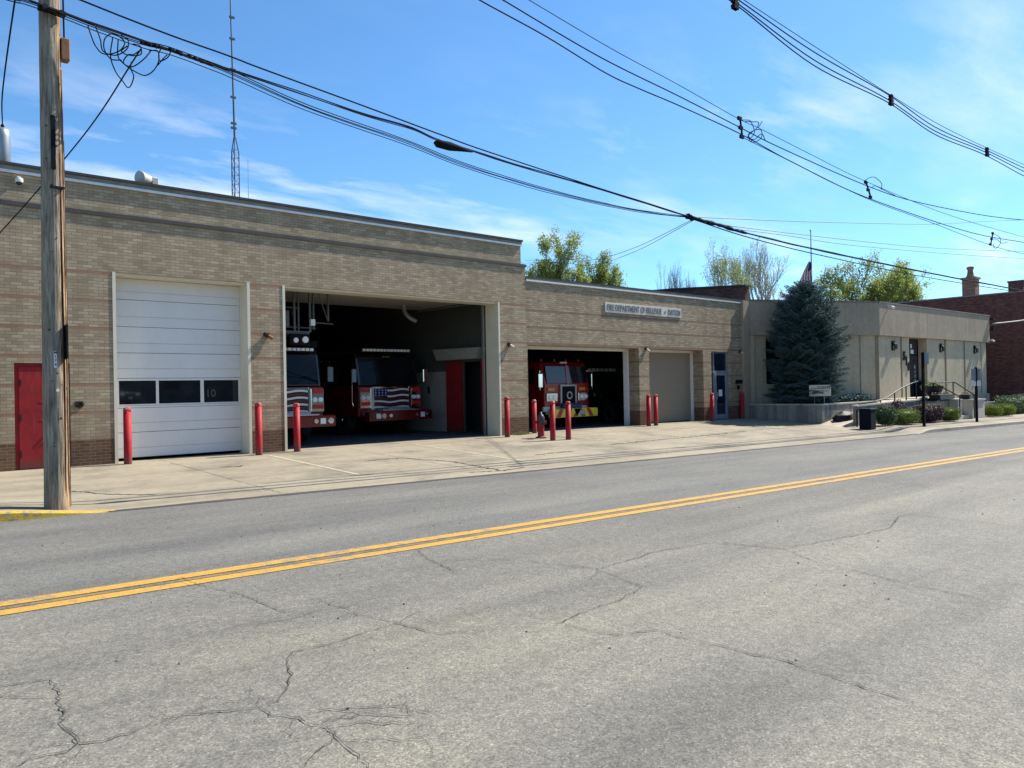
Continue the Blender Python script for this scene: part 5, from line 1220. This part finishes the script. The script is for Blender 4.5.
def custom_truck(loc, lab, tower):
    T = thing('fire_truck', lab, 'fire truck', loc, 0, 'custom cab fire trucks in the tall bay')
    # origin: ground under the bumper front, truck extends to +y
    cy = .75   # cab face
    MB().prism_x([(cy,.62),(cy,1.62),(cy+.06,1.66),(3.3,1.66),(3.3,.62)], -1.22, 1.22).build('cab_lower', 'truckred', T, bevel=.04)
    MB().prism_x([(cy+.02,1.665),(cy+.20,2.62),(cy+.34,2.76),(3.3,2.78),(3.3,1.665)], -1.20, 1.20).build('cab_upper', 'truckblack', T, bevel=.05)
    # big curved windscreen
    mb = MB(); vs = []; fs = []; n = 16
    for j in range(5):
        for i in range(n+1):
            u = i/n*2-1; z = 1.70+.86*j/4; vs.append((u*1.10, cy+.02+(z-1.665)*.19-.05*(1-u*u)-.012, z))
    for j in range(4):
        for i in range(n): fs.append((j*(n+1)+i, j*(n+1)+i+1, (j+1)*(n+1)+i+1, (j+1)*(n+1)+i))
    mb.add(vs, fs); mb.build('windscreen', 'windshield', T, smooth=True)
    mirror_side(lambda s: MB().box(s*1.205-.006, s*1.205+.006, cy+.45, cy+1.25, 1.75, 2.5).box(s*1.205-.006, s*1.205+.006, cy+1.5, cy+2.2, 1.75, 2.5).build('side_window', 'windshield', T))
    mb = MB(); mb.ring_tube([(-.3,cy-.03,1.72),(.15,cy+.03,1.98)], .012, 5); mb.ring_tube([(.3,cy-.03,1.72),(.75,cy+.04,1.95)], .012, 5); mb.build('wipers', 'black', T)
    # grille with a waving flag
    g = MB().box(-.74,.74,cy-.10,cy-.01,.86,1.60).build('grille', 'truckblack', T)
    MB().box(-.80,-.70,cy-.13,cy-.005,.84,1.62).box(.70,.76,cy-.13,cy-.005,.84,1.62).box(-.70,.70,cy-.12,cy-.005,1.56,1.62).box(-.70,.70,cy-.12,cy-.005,.82,.87).build('grille_surround', 'chrome', g)
    mb = MB(); nx = 24
    for k in range(7):
        vs = []; fs = []
        for i in range(nx+1):
            x = -.69+1.38*i/nx; w_ = .022*math.sin(i/nx*9+.5); z0 = .89+k*.098+w_; 
            vs += [(x, cy-.112, z0), (x, cy-.112, z0+.062)]
        x_from = 9 if k > 3 else 0
        for i in range(x_from, nx): fs.append((i*2, i*2+2, i*2+3, i*2+1))
        mb.add(vs, fs, k % 2)
    mb.add([(-.69,cy-.114,1.27),(-.16,cy-.114,1.29),(-.16,cy-.114,1.55),(-.69,cy-.114,1.55)], [(0,1,2,3)], 2)
    rr = random.Random(3)
    for i in range(4):
        for j in range(3):
            x = -.62+i*.13; z = 1.33+j*.085; mb.box(x-.016,x+.016,cy-.12,cy-.113,z-.016,z+.016,0)
    mb.build('flag_panel', ['flagwhite','striperead','flagblue'], g)
    for s in (-1, 1):
        hb = MB().rbox(s*1.0-.21, s*1.0+.21, cy-.10, cy-.01, .92, 1.60, .02).build('headlight', 'chrome', T)
        MB().rbox(s*1.0-.17, s*1.0+.17, cy-.12, cy-.10, 1.44, 1.57, .01).build('warning_light', 'redlens', hb)
        MB().cyl((s*1.0-.09,cy-.10,1.26),(s*1.0-.09,cy-.135,1.26),.07,n=14).cyl((s*1.0+.09,cy-.10,1.26),(s*1.0+.09,cy-.135,1.26),.07,n=14).build('lamp', 'lens', hb)
        MB().rbox(s*1.0-.17, s*1.0+.17, cy-.12, cy-.10, 1.0, 1.12, .01).build('warning_light', 'redlens', hb)
        # mirrors on arms
        m = MB().ring_tube([(s*1.2,cy+.2,2.35),(s*1.42,cy-.05,2.4),(s*1.42,cy-.05,1.8),(s*1.22,cy+.1,1.7)], .02, 6).build('mirror_arm', 'black', T)
        MB().rbox(s*1.42-.10, s*1.42+.10, cy-.12, cy-.04, 1.78, 2.22, .02).build('mirror_back', 'chrome', m)
        MB().ring_tube([(s*1.235,cy+.3,1.0),(s*1.27,cy+.3,1.1),(s*1.27,cy+.3,2.0),(s*1.235,cy+.3,2.1)], .018, 6).build('grab_rail', 'chrome', T)
        wheel(T, s*1.05, cy+1.2, .53, .32); wheel(T, s*1.05, 6.4, .53, .5)
    bp_ = MB().rbox(-1.24, 1.24, 0, .35, .50, .82, .03).build('bumper', 'truckred', T)
    MB().box(-.72,.72,.02,.34,.825,.86).build('tread_plate', 'treadplate', bp_)
    MB().rbox(-.36,.5,.2,.6,.86,.92,.01).build('hose_tray', 'treadplate', bp_)
    for x, r in ((-.72,.10),(.60,.075),(1.06,.10),(-.45,.07)): MB().cyl((x,.0,.66),(x,-.03,.66),r,r*.85,18).cyl((x,-.031,.66),(x,-.036,.66),r*.55,n=14).build('siren', 'chrome', bp_)
    MB().box(.74,.9,-.02,.0,.58,.74).box(-1.0,-.84,-.02,.0,.58,.74).build('bumper_lamp', 'lens', bp_)
    MB().box(-1.0,1.0,.36,cy,.55,.80).build('bumper_deck', 'treadplate', T)
    dz = -.14 if tower else 0
    lb = MB().rbox(-.98,.98,cy+(-.02 if tower else .15),cy+(.2 if tower else .45),2.80+dz,2.92+dz,.02).build('light_bar', 'black', T)
    for k in range(14): MB().box(-.94+k*.135, -.94+k*.135+.11, cy+(-.04 if tower else .13), cy+(-.02 if tower else .15), 2.82+dz, 2.90+dz).build('light_segment', 'lens', lb)
    MB().box(-.12,-.06,cy+.22,cy+.26,2.62,2.66).box(-.02,.04,cy+.22,cy+.26,2.62,2.66).box(.08,.14,cy+.22,cy+.26,2.62,2.66).build('marker_lamps', 'amber', T)
    # apparatus body with roller shutters
    b = MB().rbox(-1.23,1.23,3.4,9.2,.55,2.95,.03).build('equipment_body', 'truckblack', T)
    for s in (-1, 1):
        for k in range(4): 
            mb = MB(); y = 3.55+k*1.4
            for q in range(14): mb.box(s*1.235-.01, s*1.235+.01, y, y+1.2, 1.05+q*.12, 1.05+q*.12+.105)
            mb.build('roller_shutter', 'galv', b)
    if tower:
        # basket hangs over the cab front at the tip of the ladder
        bk = MB().box(-1.1,.5,.1,1.5,3.12,3.16).box(-1.1,.5,.09,.12,3.16,3.2).box(-1.1,-1.06,.1,1.5,3.34,3.4).build('basket', 'rigdark', T)
        fl_ = MB().rbox(-.15,.46,-.02,.10,2.80,3.10,.02).build('flood_lamp', 'black', bk)
        MB().cyl((.02,-.02,2.93),(.02,-.06,2.93),.07,n=14).cyl((.30,-.02,2.95),(.30,-.06,2.95),.09,n=14).build('lamp', 'lens', fl_)
        mb = MB()
        for x, z0, w_ in ((.08,3.18,.028),(.20,3.18,.018),(.55,3.18,.03),(.66,3.25,.02),(1.12,3.52,.022),(-.5,3.18,.03),(-.9,3.18,.03)): mb.box(x-w_,x+w_,.14,.19,z0,4.45)
        mb.ring_tube([(.82,.16,4.4),(.95,.16,3.95),(1.12,.16,3.50)], .018, 5).ring_tube([(.66,.16,3.46),(1.28,.16,3.44)], .02, 5).ring_tube([(-1.0,.16,3.30),(.72,.16,3.30)], .02, 5).ring_tube([(-1.0,.16,3.85),(.2,.16,3.85)], .018, 5)
        mb.build('basket_rails', 'rigdark', bk)
        mb = MB()
        for k in range(16): mb.cyl((.05,1.5+k*.5,3.5),(.05,1.75+k*.5,3.95),.018,n=4).cyl((.75,1.5+k*.5,3.5),(.75,1.75+k*.5,3.95),.018,n=4)
        mb.box(0,.08,1.3,9.6,3.95,4.02).box(.72,.8,1.3,9.6,3.95,4.02).box(0,.08,1.3,9.6,3.45,3.52).box(.72,.8,1.3,9.6,3.45,3.52)
        mb.build('ladder', 'rigdark', T)
        MB().rbox(.50,.64,.0,.12,3.36,3.54,.01).build('work_lamp', 'lens', bk); MB().rbox(-.28,-.14,.0,.12,3.3,3.75,.01).build('work_lamp', 'rigdark', bk)
        MB().box(.75,1.2,1.0,3.2,2.8,3.0).build('roof_box', 'black', T)
    return T
custom_truck((9.60, 1.42, 0), 'tower ladder fire truck with flag grille at the left of the tall open bay', True)
custom_truck((14.22, 3.15, 0), 'fire truck with flag grille at the right of the tall open bay', False)

# older flat-nosed red pumper
P = thing('pumper_truck', 'older red fire engine with yellow and red striped bumper in the low open bay', 'fire engine', (20.67, .85, 0))
MB().prism_x([(.95,.60),(.93,1.62),(1.12,2.36),(1.2,2.44),(2.9,2.46),(2.9,.60)], -1.2, 1.2).build('cab', 'pumperred', P, bevel=.05)
MB().rbox(-1.2,1.2,3.0,8.6,.5,2.35,.03).build('equipment_body', 'pumperred', P)
for s, x0, x1 in ((-1,-1.08,-.07),(1,.07,1.08)):
    MB().prism_x([(.90,1.64),(.985,2.27),(1.09,2.27),(.935,1.64)], x0, x1).build('windscreen', 'skyglass', P)
MB().prism_x([(.88,1.60),(.965,2.31),(1.10,2.31),(.93,1.60)], -.055, .055).build('centre_post', 'pumperred', P)
mirror_side(lambda s: MB().box(s*1.203-.006, s*1.203+.006, 1.45, 2.2, 1.62, 2.2).build('side_window', 'windshield', P))
gr = MB().box(-.34,.36,.88,.93,.78,1.55).build('grille', 'black', P)
MB().box(-.42,-.34,.865,.93,.74,1.58).box(.36,.44,.865,.93,.74,1.58).box(-.34,.36,.87,.93,1.52,1.58).build('grille_surround', 'galv', gr)
MB().cyl((.05,.88,1.18),(.05,.855,1.18),.15,.15,20).build('emblem', 'galv', gr); MB().cyl((.05,.855,1.18),(.05,.845,1.18),.09,.09,16).build('emblem_centre', 'navy', gr)
for s in (-1, 1):
    hl = MB().rbox(s*.83-.27, s*.83+.27, .875, .935, .98, 1.28, .02).build('headlight', 'chrome', P)
    MB().cyl((s*.83-.11,.875,1.13),(s*.83-.11,.85,1.13),.085,n=16).cyl((s*.83+.11,.875,1.13),(s*.83+.11,.85,1.13),.085,n=16).build('lamp', 'lens', hl)
    MB().rbox(s*.83-.22, s*.83+.12, .885, .94, 1.36, 1.48, .01).build('turn_signal', 'amber', P)
    m = MB().ring_tube([(s*1.2,1.15,2.1),(s*1.40,.95,2.1),(s*1.40,.95,1.4),(s*1.2,1.15,1.35)], .018, 6).build('mirror_arm', 'chrome', P); MB().rbox(s*1.40-.1,s*1.40+.1,.88,.94,1.5,2.0,.02).build('mirror_back', 'chrome', m)
    wheel(P, s*1.03, 2.0, .5, .3); wheel(P, s*1.03, 6.6, .5, .45)
mb = MB()
MB().box(-1.3,1.0,.88,.95,.60,.78).box(-1.2,1.2,.75,.88,.5,.6).build('bumper_deck', 'truckwhite', P)
MB().rbox(-.5,.5,.62,.86,.70,.90,.05).build('hose_cover', 'hose', P)
bm_ = MB(); bm_.rbox(-1.22,1.22,.5,.74,.38,.70,.03); bm_ = bm_.build('bumper', 'chevyellow', P)
mb = MB(); k = 0; x = -1.25
while x < 1.15:
    d = 1 if x < 0 else -1
    a, b = max(-1.19, x), min(1.19, x+.22); sl = .18*d
    pts = [(max(-1.19,min(1.19,a)), .395), (max(-1.19,min(1.19,b)), .395), (max(-1.19,min(1.19,b+sl)), .685), (max(-1.19,min(1.19,a+sl)), .685)]
    mb.add([(p[0], .494, p[1]) for p in pts], [(0,1,2,3)], k % 2); x += .22; k += 1
mb.build('chevron_stripes', ['chevyellow','chevred'], bm_)
MB().rbox(.2,.5,.47,.5,.46,.62,.01).build('bumper_lamp', 'galv', bm_)
for x in (-.95,-.5,0,.5,.95): pass
MB().box(-.18,.18,1.10,1.16,2.38,2.44).build('front_lettering_plate', 'truckwhite', P)
mb = MB()
for x in (-1.0,-.3,.3,1.0): mb.lathe([(.05,2.46),(.05,2.53),(.02,2.56)], (x,1.3,0), 8)
mb.build('marker_lamps', 'redlens', P)

def passenger_car(loc, rz, lab, paint, suv=False, bar=False, group=None):
    C = thing('parked_car', lab, 'car', loc, rz, group)
    # side profile, length along x, front at -y after rotation; built with front toward -y
    H = 2.05 if suv else 1.45; hood = 1.08 if suv else .92
    prof = [(0,.35),(0,.62),(.08,.82),(1.15,hood),(1.75,H-.03),(2.1,H),(3.7,H),(4.35,hood+.05),(4.6,hood-.1),(4.62,.35)]
    vs = []; fs = []; n = len(prof); W_ = .92 if not suv else .98
    secs = [(-W_,.0),(-W_*.97,.0),(-W_*.6,0),(0,0),(W_*.6,0),(W_*.97,0),(W_,0)]
    for i, (x, _) in enumerate(secs):
        e = abs(x)/W_
        for y, z in prof:
            tum = (z-hood)/(H-hood) if z > hood+.06 else 0
            xx = x*(1-.20*tum); zz = z-(.07*e**6 if z > .5 else 0); yy = y+(.16*e**3 if y < .5 else (-.10*e**3 if y > 4.2 else 0))
            if e > .99 and .6 < z: zz -= .02
            vs.append((xx, yy, zz))
    for i in range(len(secs)-1):
        for j in range(n): fs.append((i*n+j, i*n+(j+1)%n, (i+1)*n+(j+1)%n, (i+1)*n+j))
    fs.append(tuple(range(n))); fs.append(tuple((len(secs)-1)*n+j for j in range(n)))
    mb = MB(); mb.add(vs, fs); mb.build('body', paint, C, bevel=.03)
    MB().add([(-W_*.80,1.20,hood+.03),(W_*.80,1.20,hood+.03),(W_*.66,1.72,H-.09),(-W_*.66,1.72,H-.09)], [(0,1,2,3)]).build('windscreen', 'windshield', C)
    for s in (-1, 1):
        a = W_*.985; b_ = W_*.81
        MB().add([(s*a,1.42,hood+.05),(s*a,4.1,hood+.06),(s*b_-s*-.012,3.65,H-.1),(s*b_-s*-.012,1.95,H-.1)], [(0,1,2,3)]).build('side_window', 'windshield', C)
        hl = MB().rbox(s*.68-.2, s*.68+.2, -.02, .12, .62, .78, .02).build('headlight', 'lens', C)
        wheel(C, s*(W_-.1), .9, .34, .22); wheel(C, s*(W_-.1), 3.7, .34, .22)
        MB().rbox(s*(W_+.1)-.1, s*(W_+.1)+.1, 1.5, 1.6, hood, hood+.15, .02).build('mirror', paint, C)
    MB().box(-.45,.45,-.03,.02,.5,.72).build('grille', 'black', C); MB().box(-.18,.18,-.05,-.02,.42,.54).build('number_plate', 'signwhite', C)
    MB().rbox(-.9,.9,-.04,.1,.34,.5,.03).build('bumper', 'black', C)
    if bar:
        lb = MB().rbox(-.95,.95,2.1,2.35,H+.06,H+.24,.02).build('light_bar', 'black', C)
        for k in range(7): MB().box(-.90+k*.265, -.90+k*.265+.2, 2.08, 2.1, H+.08, H+.22).build('light_segment', 'lens', lb)
    return C
passenger_car((25.1,1.9,0), 0, 'dark command vehicle with a roof light bar, parked right of the red engine', 'truckblack', True, True)
passenger_car((13.6,-31.2,.85), math.pi*.8, 'silver blue car parked across the street, seen mirrored in the white door glass', 'carblue', False)
# terrace across the street (behind the camera; it is what the door glass mirrors)
struct(MB().box(-80, 120, -90, -28, -1.5, .85).build('lawn', 'hedge'))
ho = thing('row_house', 'grey sided row of houses across the street behind the viewer', 'house', (0,0,0))
MB().box(-6, 42, -46, -36, .6, 7.2).build('wall', 'siding', ho)
MB().prism_x([(-46.3,7.2),(-35.7,7.2),(-41,10.5)], -6.3, 42.3).build('roof', 'roofing', ho)
for k in range(9):
    x = -3+k*5; MB().box(x, x+1.1, -35.99, -35.93, 4.9, 6.4).build('window', 'glass', ho); MB().box(x, x+1.1, -35.99, -35.93, 1.9, 3.5).build('window', 'glass', ho)

# ============================================================ CAMERA, SKY, SUN
yaw, pitch, roll = R(41.4135), R(.29646), R(-1.07922)
F = Vector((math.sin(yaw)*math.cos(pitch), math.cos(yaw)*math.cos(pitch), math.sin(pitch)))
Rt = Vector((math.cos(yaw), -math.sin(yaw), 0)); U = Rt.cross(F)
c, s = math.cos(roll), math.sin(roll); R2 = Rt*c+U*s; U2 = -Rt*s+U*c
cd = bpy.data.cameras.new('camera'); cam = bpy.data.objects.new('camera', cd); COL.objects.link(cam)
m = Matrix((R2, U2, -F)).transposed().to_4x4(); m.translation = Vector((0,-18.5238,1.4943)); cam.matrix_world = m
cd.sensor_width = 36; cd.lens = 770/1024*36; cd.clip_start = .1; cd.clip_end = 4000
scene.camera = cam

SUN_EL, SUN_AZ = 47.5, 8.5     # azimuth measured from +x toward -y
sd_ = Vector((math.cos(R(SUN_EL))*math.cos(R(SUN_AZ)), -math.cos(R(SUN_EL))*math.sin(R(SUN_AZ)), math.sin(R(SUN_EL))))
sl = bpy.data.lights.new('sun', 'SUN'); sl.energy = 5.0; sl.angle = R(.53); sl.color = (1,.945,.86)
so = bpy.data.objects.new('sun', sl); COL.objects.link(so); so.rotation_euler = sd_.to_track_quat('Z', 'Y').to_euler(); so.location = (20,-20,40)

w = bpy.data.worlds.new('World'); scene.world = w; w.use_nodes = True; nt = w.node_tree; nt.nodes.clear()
out = N(nt, 'ShaderNodeOutputWorld'); bg = N(nt, 'ShaderNodeBackground'); L(nt, bg.outputs[0], out.inputs[0])
sky = N(nt, 'ShaderNodeTexSky'); sky.sky_type = 'NISHITA'; sky.sun_disc = False
sky.sun_elevation = R(SUN_EL); sky.sun_rotation = R(90+SUN_AZ); sky.air_density = 1.0; sky.dust_density = .35; sky.ozone_density = 2.2; sky.altitude = 150
tc = N(nt, 'ShaderNodeTexCoord'); g = tc.outputs['Generated']
sx = N(nt, 'ShaderNodeSeparateXYZ'); L(nt, g, sx.inputs[0])
# thin cirrus laid on a flat layer high above: project the view direction onto it
zc = math_n(nt, 'MAXIMUM', math_n(nt, 'ADD', sx.outputs[2], .10), .02)
px_ = math_n(nt, 'DIVIDE', sx.outputs[0], zc); py_ = math_n(nt, 'DIVIDE', sx.outputs[1], zc)
cb = N(nt, 'ShaderNodeCombineXYZ'); L(nt, px_, cb.inputs[0]); L(nt, py_, cb.inputs[1])
mp = N(nt, 'ShaderNodeMapping'); mp.inputs['Rotation'].default_value = (0,0,R(35)); mp.inputs['Scale'].default_value = (.62,1.35,1); L(nt, cb.outputs[0], mp.inputs['Vector'])
wrp = noise_n(nt, mp.outputs[0], .9, 3); ad = N(nt, 'ShaderNodeMix'); ad.data_type = 'VECTOR'; ad.inputs[0].default_value = .28
L(nt, mp.outputs[0], ad.inputs[4]); L(nt, wrp.outputs['Color'], ad.inputs[5])
n1 = noise_n(nt, ad.outputs[1], 2.3, 10, .6); n2 = noise_n(nt, mp.outputs[0], .8, 3)
dens = math_n(nt, 'MULTIPLY', ramp(nt, n1.outputs[0], [(.47,(0,0,0)),(.72,(1,1,1))]), ramp(nt, n2.outputs[0], [(.42,(0,0,0)),(.60,(1,1,1))]))
low = ramp(nt, sx.outputs[2], [(.02,(.9,.9,.9)),(.28,(.9,.9,.9)),(.44,(.14,.14,.14))])
dens = math_n(nt, 'MULTIPLY', dens, low)
col = mixc(nt, 1, sky.outputs[0], (.66,1.02,1.26), 'MULTIPLY')
col = mixc(nt, dens, col, (7.2,7.8,8.6))
L(nt, col, bg.inputs['Color']); bg.inputs['Strength']  .default_value = .090

scene.view_settings.view_transform = 'Standard'; scene.view_settings.look = 'None'
scene.view_settings.exposure = .80; scene.view_settings.gamma = 1; scene.view_settings.use_curve_mapping = False
scene.render.engine = 'CYCLES'; scene.cycles.max_bounces = 8; scene.cycles.diffuse_bounces = 4
scene.render.resolution_x = 1024; scene.render.resolution_y = 768
